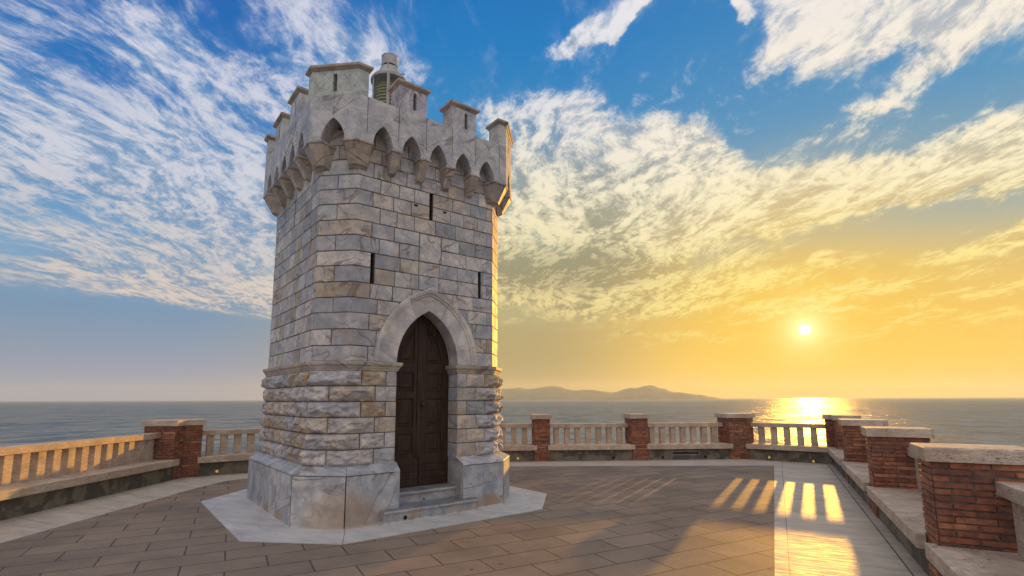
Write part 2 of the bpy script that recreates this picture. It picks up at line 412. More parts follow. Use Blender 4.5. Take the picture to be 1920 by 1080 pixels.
def bandmat(name, c1, c2, rough, joints=True):
    m, T = material(name)
    g = T.n('NewGeometry').outputs['Position']
    p = T.n('VectorRotate', {'rotation_type': 'Z_AXIS'}, Vector=g, Angle=R(-63.3)).outputs[0]
    n = T.noise(T.mapping(p, scale=(2.2, 0.7, 1)), 2.2, 7, 0.62, 0.5)
    col = T.mix(T.mr(n, 0.3, 0.7), c1, c2)
    fl = T.noise(T.mapping(p, scale=(9, 1.2, 1)), 2.4, 5, 0.6, 0.3)
    col = T.mix(T.mr(fl, 0.55, 0.72, 0.0, 0.3), col, (0.30, 0.27, 0.25))
    dirt = T.mr(T.noise(g, 1.5, 6, 0.65), 0.52, 0.72)
    col = T.mix(T.m('MULTIPLY', dirt, 0.35), col, (0.24, 0.20, 0.17))
    spot = T.mr(T.noise(g, 7.5, 2, 0.4), 0.74, 0.77)
    col = T.mix(T.m('MULTIPLY', spot, 0.7), col, (0.05, 0.04, 0.04))
    h = T.m('ADD', T.m('MULTIPLY', T.noise(g, 55, 5, 0.7), 0.3), T.m('MULTIPLY', T.noise(T.mapping(p, scale=(14, 1, 1)), 2.0, 4, 0.6), 0.8))
    if joints:
        bk = T.n('TexBrick', {'offset': 0.0, 'offset_frequency': 2}, Vector=T.mapping(p, loc=(40.3, 60.0, 0)), Color1=(0, 0, 0, 1), Color2=(1, 1, 1, 1), Mortar=(0.5, 0.5, 0.5, 1),
                 Scale=1.0, Mortar_Size=0.004, Mortar_Smooth=0.2, Brick_Width=0.92, Row_Height=30.0)
        col = T.mix(T.m('MULTIPLY', bk.outputs['Color'], 0.22), col, (0.33, 0.29, 0.26))
        col = T.mix(T.m('MULTIPLY', bk.outputs['Fac'], 0.8), col, (0.10, 0.085, 0.07))
        h = T.m('SUBTRACT', h, bk.outputs['Fac'])
    rr = T.mr(fl, 0.3, 0.7, rough - 0.06, rough + 0.16)
    b = finish(T, col, rr, h, 0.010, 1.0)
    b.inputs['Specular IOR Level'].default_value = 0.2
    return m


M['band'] = bandmat('border_marble', (0.40, 0.345, 0.285), (0.56, 0.485, 0.39), 0.56)
M['slab'] = bandmat('slab_marble', (0.42, 0.41, 0.40), (0.58, 0.55, 0.52), 0.46, False)


def woodmat():
    m, T = material('dark_wood')
    o = T.n('TexCoord').outputs['Object']
    st = T.noise(T.mapping(o, scale=(14, 14, 0.9)), 3.0, 6, 0.6, 0.6)
    col = T.mix(T.mr(st, 0.3, 0.7), (0.017, 0.0085, 0.0055), (0.055, 0.029, 0.018))
    dust = T.mr(T.noise(T.mapping(o, scale=(5, 5, 1)), 4, 6, 0.7), 0.52, 0.75)
    col = T.mix(T.m('MULTIPLY', dust, 0.14), col, (0.08, 0.05, 0.035))
    b = finish(T, col, T.mr(st, 0.3, 0.7, 0.45, 0.62), st, 0.004, 1.0)
    b.inputs['Specular IOR Level'].default_value = 0.25
    return m


M['wood'] = woodmat()
M['white_paint'] = simple('white_painted_metal', (0.30, 0.30, 0.29), (0.50, 0.49, 0.47), 6, 0.4, 0.002)
M['dark_metal'] = simple('dark_metal', (0.03, 0.03, 0.03), (0.06, 0.055, 0.05), 12, 0.5, 0.002, metal=0.5)
M['brass'] = simple('brass', (0.45, 0.30, 0.12), (0.65, 0.45, 0.2), 20, 0.3, 0.001, metal=1.0)
M['black'] = simple('dark_hole', (0.006, 0.006, 0.006), (0.012, 0.011, 0.01), 20, 0.9, 0.001)


def glassmat():
    m, T = material('lantern_glass')
    b = finish(T, (0.25, 0.40, 0.38, 1), 0.03, IOR=1.45)
    b.inputs['Transmission Weight'].default_value = 0.9
    b.inputs['Alpha'].default_value = 0.5
    return m


M['glass'] = glassmat()


def lensmat():
    m, T = material('fresnel_lens')
    o = T.n('TexCoord').outputs['Object']
    z = T.n('SeparateXYZ', None, i0=o).outputs[2]
    w = T.m('SINE', T.m('MULTIPLY', z, 95.0))
    col = T.mix(T.mr(w, -0.4, 0.8), (0.05, 0.09, 0.08), (0.60, 0.45, 0.12))
    finish(T, col, 0.12, w, 0.01, 0.6, Metallic=0.55)
    return m


M['lens'] = lensmat()


def lampmat():
    m, T = material('lamp_lens')
    b = finish(T, (0.9, 0.6, 0.25, 1), 0.15)
    b.inputs['Emission Color'].default_value = (1.0, 0.55, 0.15, 1); b.inputs['Emission Strength'].default_value = 0.15
    return m


M['lamp'] = lampmat()


def seamat():
    m, T = material('sea_water')
    g = T.n('NewGeometry').outputs['Position']
    p = T.n('VectorRotate', {'rotation_type': 'Z_AXIS'}, Vector=g, Angle=R(20)).outputs[0]
    h = None
    for sc, amp, st, det in ((0.012, 6.0, 1.2, 3), (0.05, 2.6, 1.3, 3), (0.20, 1.1, 1.2, 3), (0.8, 0.35, 0.6, 4), (3.5, 0.05, 0.7, 3)):
        n = T.noise(T.mapping(p, loc=(sc * 991, sc * 377, 0), scale=(st, 1, 1)), sc, det, 0.62, 0.3)
        t = T.m('MULTIPLY', n, amp)
        h = t if h is None else T.m('ADD', h, t)
    wind = T.noise(T.mapping(p, scale=(0.25, 1, 1)), 0.004, 4, 0.6)
    base = T.mix(T.mr(wind, 0.35, 0.65), (0.012, 0.045, 0.068), (0.020, 0.062, 0.088))
    bn = T.n('Bump', None, Strength=1.0, Distance=1.0, Height=h)
    b = T.n('BsdfPrincipled', None, Base_Color=base, Roughness=T.mr(wind, 0.35, 0.65, 0.36, 0.44), IOR=1.33, Normal=bn.outputs[0])
    df = T.n('BsdfDiffuse', None, Color=(0.30, 0.32, 0.30, 1), Normal=bn.outputs[0])
    rip = T.noise(T.mapping(p, scale=(2.2, 1, 1)), 0.022, 11, 0.86, 0.2)
    f = T.mr(rip, 0.44, 0.56, 0.12, 1.0)
    mx = T.n('MixShader', None, i0=f, i1=df.outputs[0], i2=b.outputs[0])
    o = T.n('OutputMaterial'); T.t.links.new(mx.outputs[0], o.inputs[0])
    return m


M['sea'] = seamat()


def hillmat():
    m, T = material('wooded_hillside')
    g = T.n('NewGeometry').outputs['Position']
    n = T.noise(g, 0.004, 7, 0.65)
    col = T.mix(T.mr(n, 0.4, 0.6), (0.03, 0.065, 0.06), (0.07, 0.10, 0.085))
    finish(T, col, 0.95)
    return m


M['hill'] = hillmat()


# ------------------------------------------------------------------ mesh helpers
def tag(o, label=None, cat=None, group=None, kind=None):
    if label: o['label'] = label
    if cat: o['category'] = cat
    if group: o['group'] = group
    if kind: o['kind'] = kind
    return o


class MB:
    def __init__(self):
        self.v = []; self.f = []; self.t = []; self.r = []

    def add(self, verts, faces, tint=(0.5, 0.5, 0.5), rnd=0.0):
        k = len(self.v); self.v += [tuple(p) for p in verts]
        for f in faces:
            self.f.append([i + k for i in f]); self.t.append(tint); self.r.append(rnd)

    def loft(self, polys, tint=(0.5, 0.5, 0.5), rnd=0.0, closed=True, caps=(True, True)):
        n = len(polys[0]); vs = [p for q in polys for p in q]; fs = []
        for i in range(len(polys) - 1):
            for j in range(n if closed else n - 1):
                a = i * n + j; b = i * n + (j + 1) % n
                fs.append([a, b, b + n, a + n])
        if caps[0]: fs.append(list(range(n))[::-1])
        if caps[1]: fs.append([(len(polys) - 1) * n + j for j in range(n)])
        self.add(vs, fs, tint, rnd)

    def box(self, x0, x1, y0, y1, z0, z1, tint=(0.5, 0.5, 0.5), rnd=0.0, F=None):
        pl = [[(x0, y0), (x1, y0), (x1, y1), (x0, y1)]] * 2
        q = [[(x, y, z) for x, y in pl[0]] for z in (z0, z1)]
        if F: q = [[F(*p) for p in a] for a in q]
        self.loft(q, tint, rnd)

    def build(self, name, mat, parent=None, smooth=False, bevel=0.0):
        me = bpy.data.meshes.new(name); me.from_pydata(self.v, [], self.f)
        a = me.attributes.new('tint', 'FLOAT_COLOR', 'FACE')
        a.data.foreach_set('color', [c for t in self.t for c in (t[0], t[1], t[2], 1.0)])
        b = me.attributes.new('rnd', 'FLOAT', 'FACE'); b.data.foreach_set('value', self.r)
        me.materials.append(mat)
        return link(name, me, parent, smooth, bevel)


def link(name, me, parent=None, smooth=False, bevel=0.0):
    bm = bmesh.new(); bm.from_mesh(me); bmesh.ops.recalc_face_normals(bm, faces=bm.faces)
    if smooth:
        for f in bm.faces: f.smooth = True
    bm.to_mesh(me); bm.free()
    o = bpy.data.objects.new(name, me); COL.objects.link(o)
    if parent: o.parent = parent
    if bevel:
        md = o.modifiers.new('edge', 'BEVEL'); md.width = bevel; md.segments = 2; md.limit_method = 'ANGLE'; md.angle_limit = R(35)
    return o


def empty(name, loc=(0, 0, 0), rz=0.0):
    o = bpy.data.objects.new(name, None); o.empty_display_size = 0.2; COL.objects.link(o)
    o.location = loc; o.rotation_euler = (0, 0, rz); return o


def cut(name, body, cutters, mat, parent=None, tint=(0.5, 0.5, 0.5), rnd=0.0, bevel=0.0):
    """body and cutters are MBs; returns the linked result of body minus cutters"""
    def tmp(mb, nm):
        me = bpy.data.meshes.new(nm); me.from_pydata(mb.v, [], mb.f)
        bm = bmesh.new(); bm.from_mesh(me); bmesh.ops.recalc_face_normals(bm, faces=bm.faces); bm.to_mesh(me); bm.free()
        o = bpy.data.objects.new(nm, me); COL.objects.link(o); return o
    a = tmp(body, 'solid_a'); b = tmp(cutters, 'solid_b')
    md = a.modifiers.new('cut', 'BOOLEAN'); md.operation = 'DIFFERENCE'; md.object = b; md.solver = 'EXACT'; md.use_self = True
    bpy.context.view_layer.update()
    ev = a.evaluated_get(bpy.context.evaluated_depsgraph_get())
    me = bpy.data.meshes.new_from_object(ev)
    bpy.data.objects.remove(a); bpy.data.objects.remove(b)
    me.name = name; me.materials.clear(); me.materials.append(mat)
    n = len(me.polygons)
    at = me.attributes.new('tint', 'FLOAT_COLOR', 'FACE'); at.data.foreach_set('color', [c for _ in range(n) for c in (*tint, 1.0)])
    at = me.attributes.new('rnd', 'FLOAT', 'FACE'); at.data.foreach_set('value', [rnd] * n)
    return link(name, me, parent, bevel=bevel)


def octo(a, c, d=0.0):
    a2 = a + d; c2 = c + d * (2 - math.sqrt(2)); b = a2 - c2
    return [(-b, -a2), (b, -a2), (a2, -b), (a2, b), (b, a2), (-b, a2), (-a2, b), (-a2, -b)]


def offset(poly, d, closed=True):
    """mitred outward offset of a counter-clockwise polygon (outward = right of travel)"""
    n = len(poly); out = []
    for i in range(n):
        p = Vector(poly[i]); ns = []
        if closed or i > 0:
            e = (p - Vector(poly[i - 1])).normalized(); ns.append(Vector((e.y, -e.x)))
        if closed or i < n - 1:
            e = (Vector(poly[(i + 1) % n]) - p).normalized(); ns.append(Vector((e.y, -e.x)))
        if len(ns) == 2:
            m = ns[0] + ns[1]; m = m / max(m.dot(ns[0]), 0.2)
        else: m = ns[0]
        q = p + m * d; out.append((q.x, q.y))
    return out


def perimeter(poly):
    """mapping (s, z, o) -> point along a closed ccw polygon"""
    n = len(poly); L = [0.0]
    for i in range(n): L.append(L[-1] + (Vector(poly[(i + 1) % n]) - Vector(poly[i])).length)
    q1 = offset(poly, 1.0)
    mv = [Vector(q1[i]) - Vector(poly[i]) for i in range(n)]
    tot = L[-1]

    def F(s, z, o):
        s = s % tot
        i = max(k for k in range(n) if L[k] <= s + 1e-9)
        t = (s - L[i]) / (L[i + 1] - L[i])
        a = Vector(poly[i]) + mv[i] * o; b = Vector(poly[(i + 1) % n]) + mv[(i + 1) % n] * o
        p = a.lerp(b, t); return (p.x, p.y, z)
    return F, L, tot


def block(mb, F, s0, s1, z0, z1, gap=0.004, e=0.006, off=0.0, tint=(0.5, 0.5, 0.5), rnd=0.0, brk=(), ds=9.0, dz=9.0, bulge=None, skip=None, depth=0.014, wob=0.0):
    def axis(a, b, step, extra):
        q = {a + gap + e, b - gap - e}
        n = max(1, int(math.ceil((b - a - 2 * (gap + e)) / step)))
        for i in range(n + 1): q.add(a + gap + e + (b - a - 2 * (gap + e)) * i / n)
        for x in extra:
            if a + gap + e + 0.008 < x < b - gap - e - 0.008: q.add(x)
        q = sorted(q); r = [q[0]]
        for x in q[1:]:
            if x - r[-1] > 1e-5: r.append(x)
        return [a + gap] + r + [b - gap]
    S = axis(s0, s1, ds, brk); Z = axis(z0, z1, dz, ())
    ns, nz = len(S), len(Z); vs = []
    for j, z in enumerate(Z):
        for i, s in enumerate(S):
            border = i in (0, ns - 1) or j in (0, nz - 1)
            o = -depth if border else off + (bulge(s, z, s0, s1, z0, z1) if bulge else 0.0)
            zz, ss = z, s
            if wob:
                w = noise.noise(Vector((s * 5, z * 5, rnd * 50))) * wob
                if j in (0, 1): zz += abs(w)
                if j in (nz - 1, nz - 2): zz -= abs(w)
            vs.append(F(ss, zz, o))
    fs = []
    for j in range(nz - 1):
        for i in range(ns - 1):
            if skip and skip((S[i] + S[i + 1]) / 2, (Z[j] + Z[j + 1]) / 2): continue
            fs.append([j * ns + i, j * ns + i + 1, (j + 1) * ns + i + 1, (j + 1) * ns + i])
    if fs: mb.add(vs, fs, tint, rnd)


WHITE = [(0.61, 0.56, 0.51), (0.57, 0.53, 0.49), (0.53, 0.50, 0.48), (0.59, 0.52, 0.45), (0.52, 0.50, 0.49)]
GREY = [(0.43, 0.43, 0.44), (0.38, 0.39, 0.41), (0.46, 0.45, 0.44), (0.36, 0.36, 0.36)]
TAN = [(0.50, 0.42, 0.33), (0.46, 0.37, 0.27), (0.54, 0.46, 0.37)]


def stone_tint(w=(6, 3, 2.4)):
    t = random.choice(random.choices([WHITE, GREY, TAN], weights=w)[0]); k = random.uniform(0.88, 1.08)
    return tuple(c * k for c in t)


def fill(a, b, lo, hi):
    """joint positions strictly between a and b"""
    L = b - a; n = max(1, round(L / random.uniform(lo, hi)))
    w = [random.uniform(0.8, 1.2) for _ in range(n)]; tot = sum(w); out = []; s = a
    for x in w[:-1]:
        s += L * x / tot; out.append(s)
    return out


# ================================================================== TERRACE GEOMETRY
FOOT = [(-7.32, -4.0), (-7.32, 11.85), (-3.90, 14.42), (6.55, 15.06), (8.25, 13.83), (-0.69, -4.0)]   # foot of the low wall, clockwise
OUT = offset(FOOT[::-1], 0.62, closed=False)[::-1]          # outward


def foot_offset(i, o):
    return offset(FOOT[::-1], o, closed=False)[::-1][i]


def seg(i):
    p = Vector(FOOT[i]); q = Vector(FOOT[i + 1]); d = (q - p).normalized(); n = Vector((-d.y, d.x))
    return p, d, n, (q - p).length


# sea
def build_sea():
    mb = MB(); r0 = 0; rings = [30, 80, 200, 600, 2000, 6000, 20000, 90000]; n = 48
    vs = [(0, 0, -14.0)]
    for r in rings: vs += [(r * math.cos(2 * math.pi * k / n), r * math.sin(2 * math.pi * k / n), -14.0) for k in range(n)]
    fs = [[0, 1 + k, 1 + (k + 1) % n] for k in range(n)]
    for i in range(len(rings) - 1):
        for k in range(n):
            a = 1 + i * n + k; b = 1 + i * n + (k + 1) % n
            fs.append([a, b, b + n, a + n])
    mb.add(vs, fs)
    tag(mb.build('sea', M['sea']), 'calm rippled blue grey sea reaching the horizon', 'sea', kind='structure')


build_sea()


def build_hills(name, D, prof, label, depth, seed):
    """profile of (azimuth deg, elevation tangent) given at distance D"""
    mb = MB(); nx, ny = 220, 26; vs = []
    a0, a1 = prof[0][0], prof[-1][0]
    for j in range(ny):
        t = j / (ny - 1)
        for i in range(nx):
            a = a0 + (a1 - a0) * i / (nx - 1)
            h = 0
            for (p, hp), (q, hq) in zip(prof, prof[1:]):
                if p <= a <= q:
                    u = (a - p) / (q - p); u = u * u * (3 - 2 * u); h = hp + (hq - hp) * u; break
            h *= D
            r = D + depth * (t - 0.5)
            x, y = r * math.sin(R(a)), r * math.cos(R(a))
            sh = math.sin(math.pi * t) ** 0.9
            nn = noise.fractal(Vector((x * 0.0011, y * 0.0011, seed)), 0.9, 2.0, 6)
            z = -22 + (h + 24) * sh * (1 + 0.16 * nn * (1 - abs(2 * t - 1)) + 0.10 * nn)
            vs.append((x, y, z))
    fs = [[j * nx + i, j * nx + i + 1, (j + 1) * nx + i + 1, (j + 1) * nx + i] for j in range(ny - 1) for i in range(nx - 1)]
    mb.add(vs, fs)
    tag(mb.build(name, M['hill'], smooth=True), label, 'hills', kind='structure')


HD = 9000.0
build_hills('island_hills', HD, [(-13.5, 0.0), (-11, 0.008), (-6, 0.018), (-1.2, 0.0195), (0.6, 0.0200), (1.7, 0.0178), (4.5, 0.0238), (7.0, 0.0150), (8.7, 0.0160), (10.8, 0.0120), (13.1, 0.0192), (14.8, 0.0232),
                                 (15.9, 0.0175), (17.3, 0.0118), (19.7, 0.0068), (20.9, 0.003), (21.6, 0.0)], 'long low blue island ridge with two rounded summits on the horizon', 2600, 3.0)

# terrace body, paving, border, slab under the tower
def sheet(name, poly, z, mat, label, cat, kind='structure', thick=0.0, holes=None):
    mb = MB()
    if thick: mb.loft([[(x, y, z - thick) for x, y in poly], [(x, y, z) for x, y in poly]])
    else: mb.add([(x, y, z) for x, y in poly], [list(range(len(poly)))])
    return tag(mb.build(name, mat), label, cat, kind=kind)


M['rock'] = simple('rock_face', (0.10, 0.09, 0.075), (0.24, 0.21, 0.17), 1.5, 0.95, 0.05)
mb = MB()
o2 = offset(FOOT[::-1], 2.6, closed=False)[::-1]
mb.loft([[(x, y, -15.5) for x, y in o2], [(x, y, -8.0) for x, y in offset(FOOT[::-1], 1.2, closed=False)[::-1]], [(x, y, -0.03) for x, y in OUT]])
tag(mb.build('terrace_ground', M['rock']), 'stone sea wall and rock carrying the viewing terrace', 'terrace', kind='structure')

EDGE = [(-6.18, -4.0), (-6.18, 10.5), (-6.1, 11.35), (-5.7, 11.9), (-3.4, 13.35), (-0.07, 13.66), (3.0, 13.68), (6.65, 13.62), (-2.10, -4.0)]
sheet('terrace_paving', EDGE[::-1], 0.0, M['paving'], 'brown grey stone slab paving laid diagonally across the terrace', 'paving')
mb = MB()
IN = EDGE
ob = [foot_offset(i, 0.06) for i in range(6)]
pair = [(0, 0), (1, 1), (1, 2), (2, 3), (2, 4), (2, 5), (3, 6), (3, 7), (4, 7), (5, 8)]
for (a, b), (a2, b2) in zip(pair, pair[1:]):
    q = [ob[a], ob[a2], IN[b2], IN[b]]
    r = []
    for p in q:
        if not r or p != r[-1]: r.append(p)
    if r[0] == r[-1]: r.pop()
    if len(r) > 2: mb.add([(x, y, 0.0) for x, y in r], [list(range(len(r)))])
tag(mb.build('marble_border', M['band']), 'pale marble border strip round the paving below the balustrade', 'paving', kind='structure')
# dark gutter joint along the right hand wall
ep, ed, en, eL = seg(4)
mb = MB()
ga = foot_offset(4, -0.115); gb = foot_offset(5, -0.115); gc = foot_offset(5, -0.100); gd = foot_offset(4, -0.100)
mb.add([(x, y, 0.004) for x, y in (ga, gb, gc, gd)], [[0, 1, 2, 3]])
mb.build('gutter_joint_ground', M['mortar']); tag(bpy.context.scene.objects['gutter_joint_ground'], 'thin dark joint between marble border and kerb strip', 'joint', kind='structure')

# ================================================================== TOWER
TX, TY, YAW = -2.31747, 9.39355, 0.66359
tower = empty('lighthouse', (TX, TY, 0), YAW)
tag(tower, 'squat white marble lighthouse tower with battlements, corbels and a pointed arch door', 'lighthouse')

SLAB = octo(2.498, 0.93)
mb = MB(); c_, s_ = math.cos(YAW), math.sin(YAW)
SW = [(TX + x * c_ - y * s_, TY + x * s_ + y * c_) for x, y in SLAB]
CW = [(TX + x * c_ - y * s_, TY + x * s_ + y * c_) for x, y in octo(1.75, 0.5)]
for i in range(8):
    j = (i + 1) % 8; q = [SW[i], SW[j], CW[j], CW[i]]
    cx = sum(p[0] for p in q) / 4; cy = sum(p[1] for p in q) / 4
    # a hairline joint at each corner
    e0 = (Vector(q[1]) - Vector(q[0])).normalized() * 0.003
    q = [Vector(q[0]) + e0, Vector(q[1]) - e0, Vector(q[2]) - e0, Vector(q[3]) + e0]
    mb.loft([[(p.x, p.y, -0.02) for p in q], [(p.x, p.y, 0.014) for p in q]])
tag(mb.build('marble_pavement', M['slab'], bevel=0.002), 'eight sided pale marble pavement round the foot of the lighthouse', 'paving', kind='structure')


# --- core with door notch, arch and slits
def arch_pts(h, k, rad, z0, n=14):
    """right springing to left springing over the apex"""
    th = math.acos(k / rad); r = [(-k + rad * math.cos(th * i / n), z0 + rad * math.sin(th * i / n)) for i in range(n + 1)]
    return r + [(-x, z) for x, z in r[::-1][1:]]


AI = (0.53, 0.369, 0.899); AO = (0.89, 0.324, 1.214); ZS = 2.242
core = MB()
core.loft([[(x, y, 0.0) for x, y in octo(1.655, 0.42)], [(x, y, 2.18) for x, y in octo(1.655, 0.42)], [(x, y, 2.18) for x, y in octo(1.627, 0.405)], [(x, y, 5.80) for x, y in octo(1.627, 0.405)]])
cc = MB()
prof = [(0.545, -0.1)] + arch_pts(0.545, 0.369, 0.914, ZS) + [(-0.545, -0.1)]
cc.loft([[(x, -1.9, z) for x, z in prof], [(x, -1.34, z) for x, z in prof]])
SLITS = [(-0.982, -0.922, 3.39, 3.852), (0.938, 0.998, 3.39, 3.852), (-0.018, 0.042, 4.562, 5.015)]
for x0, x1, z0, z1 in SLITS: cc.box(x0, x1, -1.9, -1.30, z0, z1)
SL = (4.562, 5.015)
cc.box(-1.9, -1.3, 0.03, 0.09, *SL); cc.box(1.3, 1.9, -0.03, 0.03, *SL); cc.box(-0.03, 0.03, 1.3, 1.9, *SL)
cut('wall_core', core, cc, M['mortar'], tower)

# --- upper dressed wall
A, C = 1.64, 0.41
F, L, TOT = perimeter(octo(A, C)); B = A - C
mb = MB()


def in_arch(x, z, h=0.53, k=0.369, rad=0.899, grow=0.16):
    if z < ZS: return abs(x) < h + grow
    return (abs(x) + k) ** 2 + (z - ZS) ** 2 < (rad + grow) ** 2


def quoin(side, par, z0, z1):
    st_ = 0.25 if par == 0 else 0.37
    if side == 0 and 3.38 < z0 and z1 < 3.86: st_ = B - 0.982
    return st_


ZC = [2.245, 2.464, 2.70, 2.94, 3.16, 3.39, 3.628, 3.852, 4.09, 4.318, 4.562, 4.79, 5.015, 5.25, 5.48, 5.73]
for ci, (z0, z1) in enumerate(zip(ZC, ZC[1:])):
    par = ci % 2
    for side in range(4):
        sf = L[2 * side]; LF = 2 * B; LC = L[2 * side + 2] - L[2 * side + 1]
        holes = []
        if side == 0:
            for x0, x1, a, b in SLITS:
                if a - 0.01 <= z0 and z1 <= b + 0.01: holes.append((x0 + B, x1 + B))
            if 3.84 < z0 < 4.31: holes.append((-0.190 + B, 0.214 + B))
        else:
            if 4.55 <= z0 and z1 <= 5.02:
                m = {1: B, 2: B, 3: B - 0.06}[side]
                holes.append((m - 0.03, m + 0.03))
        start = quoin(side, par, z0, z1)
        end = LF if par == 0 else LF - 0.12
        J = [start]
        prev = start
        for h0, h1 in holes:
            if h0 - prev > 0.5: J += fill(prev, h0, 0.27, 0.42)
            if h0 - prev > 0.02: J.append(h0)
            if h0 - prev <= 0.02: J[-1] = h0
            J.append(h1); prev = h1
        J += fill(prev, end, 0.27, 0.42) + [end]
        if par == 1: J.append(LF + 0.28)
        nxt = LF + LC + quoin((side + 1) % 4, par, z0, z1)
        J.append(nxt)
        for a, b in zip(J, J[1:]):
            if any(abs(a - h0) < 1e-6 and abs(b - h1) < 1e-6 for h0, h1 in holes): continue
            if b - a < 0.02: continue
            near = side == 0 and z0 < 3.45 and a < B + 1.0 and b > B - 1.0
            sk = (lambda s, z: in_arch(s - B, z)) if near else None
            block(mb, F, sf + a, sf + b, z0, z1, gap=random.uniform(0.0015, 0.0035), e=0.006, off=random.uniform(-0.003, 0.003), tint=stone_tint(), rnd=random.random(),
                  brk=[l for l in L], ds=0.03 if near else 0.25, dz=0.03 if near else 9, skip=sk, wob=0.004)
mb.build('dressed_wall', M['wall'], tower)

# plaque
mb = MB(); pt = (0.62, 0.57, 0.52)
block(mb, lambda s, z, o: (s, -1.635 - o, z), -0.187, 0.211, 3.855, 4.315, gap=0.004, e=0.008, off=0.006, tint=pt, rnd=0.33)
mb.build('plaque', M['trim'], tower)
# small putlog holes
for hx in (-0.266, 0.261):
    mb = MB(); n = 10
    mb.loft([[(hx + 0.035 * math.cos(t), -1.60, 4.765 + 0.035 * math.sin(t)) for t in [math.pi * (1 + k / n) for k in range(n + 1)]],
             [(hx + 0.035 * math.cos(t), -1.6465, 4.765 + 0.035 * math.sin(t)) for t in [math.pi * (1 + k / n) for k in range(n + 1)]]])
    mb.build('wall_hole', M['black'], tower)

# --- rock-faced lower wall
A2, C2 = 1.668, 0.43; F2, L2, TOT2 = perimeter(octo(A2, C2)); B2 = A2 - C2
mb = MB(); ZR = [0.79 + 0.2205 * k for k in range(7)]


def make_bulge(amp, rnd):
    def g(s, z, s0, s1, z0, z1):
        d = min(s - s0, s1 - s, z - z0, z1 - z) - 0.008
        k = max(0.0, min(1.0, d / 0.055)); k = k ** 0.55
        n = noise.fractal(Vector((s * 5.0, z * 8.0, rnd * 40)), 1.1, 2.1, 3)
        r = abs(noise.noise(Vector((s * 11, z * 15, rnd * 31))))
        return amp * k * (0.036 + 0.055 * n + 0.028 * r)
    return g


for ci, (z0, z1) in enumerate(zip(ZR, ZR[1:])):
    par = ci % 2      # odd (top) rows: -0.70, -1.07
    for side in range(4):
        sf = L2[2 * side]; LF = 2 * B2; LC = L2[2 * side + 2] - L2[2 * side + 1]
        if side == 0:
            if par: J = [B2 - 1.07, B2 - 0.70, B2 - 0.53, None, B2 + 0.53, B2 + 0.70, B2 + 1.05, LF + LC * 1.0]
            else: J = [B2 - 0.86, B2 - 0.53, None, B2 + 0.53, B2 + 0.88, LF + LC * 0.45]
            nxt = LF + LC + (0.30 if par else 0.42)
        else:
            J = [0.30 if par else 0.42]; J += fill(J[0], LF - (0.2 if par == 0 else 0.0), 0.30, 0.46) + [LF - 0.2 if par == 0 else LF]
            if par == 0: J.append(LF + LC * 0.5)
            nxt = LF + LC + ((B2 - 1.07) if par else (B2 - 0.86)) if side == 3 else LF + LC + (0.30 if par else 0.42)
        J.append(nxt)
        for a, b in zip(J, J[1:]):
            if a is None or b is None or b - a < 0.03: continue
            mid = (a + b) / 2
            amp = 1.0
            if side == 0 and abs(mid - B2) < 0.72: amp = 0.14
            elif side == 0 and mid < B2 + 1.15 and mid > B2: amp = 0.32
            elif side == 0 and abs(mid - B2) < 1.2: amp = 0.75
            if side == 1 or (side == 0 and mid > LF - 0.1): amp = 1.25
            rn = random.random()
            block(mb, F2, sf + a, sf + b, z0, z1, gap=0.003, e=0.006, off=random.uniform(-0.002, 0.003), tint=stone_tint((6, 2.5, 5)), rnd=rn,
                  brk=L2, ds=0.022, dz=0.022, bulge=make_bulge(amp, rn), wob=0.003)
mb.build('rock_faced_wall', M['rust'], tower)

# --- door jamb stones (reveals)
for sgn in (1, -1):
    mb = MB()
    Fj = (lambda s, z, o, g=sgn: (g * (0.53 - o), -A2 + 0.002 + s, z))
    for ci, (z0, z1) in enumerate(zip(ZR, ZR[1:])):
        block(mb, Fj, 0.0, 0.32, z0, z1, gap=0.003, e=0.006, off=0.0, tint=stone_tint((7, 2, 2)), rnd=random.random(), depth=0.012)
    mb.build('door_jamb', M['wall'], tower)

# --- plinth
A3, C3 = 1.849, 0.54; F3, L3, TOT3 = perimeter(octo(A3, C3)); B3 = A3 - C3
mb = MB()
rngs = [(0, B3 - 0.53, 'a'), (B3 + 0.53, 2 * B3, 'b'), (L3[1], L3[2], 'c')]
for k in range(1, 4):
    a, b = L3[2 * k], L3[2 * k + 1]; m = fill(a, b, 0.62, 0.9); pts = [a] + m + [b]
    if k == 3: pts = [a, a + 0.95, a + 1.45, a + 1.85, b]
    for p, q in zip(pts, pts[1:]): rngs.append((p, q, 'd'))
    rngs.append((L3[2 * k + 1], L3[2 * k + 2], 'e'))
PT = [(0.50, 0.49, 0.49), (0.44, 0.45, 0.46), (0.54, 0.52, 0.50), (0.40, 0.42, 0.44)]
for p, q, nme in rngs:
    t = random.choice(PT); r = random.random()
    block(mb, F3, p, q, 0.0, 0.685, gap=0.0025, e=0.005, off=0.0, tint=t, rnd=r, brk=L3, ds=0.3, dz=0.3, depth=0.05)
    # sloped weathering above
    n = 2
    pr = [(0.0, 0.690), (-0.004, 0.712), (-0.140, 0.782), (-0.172, 0.800), (-0.23, 0.802)]
    S = [p + 0.003, q - 0.003]
    mb.loft([[F3(s, z, o) for o, z in [(-0.02, 0.684)] + pr] for s in S], tint=random.choice(PT), rnd=random.random(), closed=False, caps=(False, False))
mb.build('plinth', M['plinth'], tower)
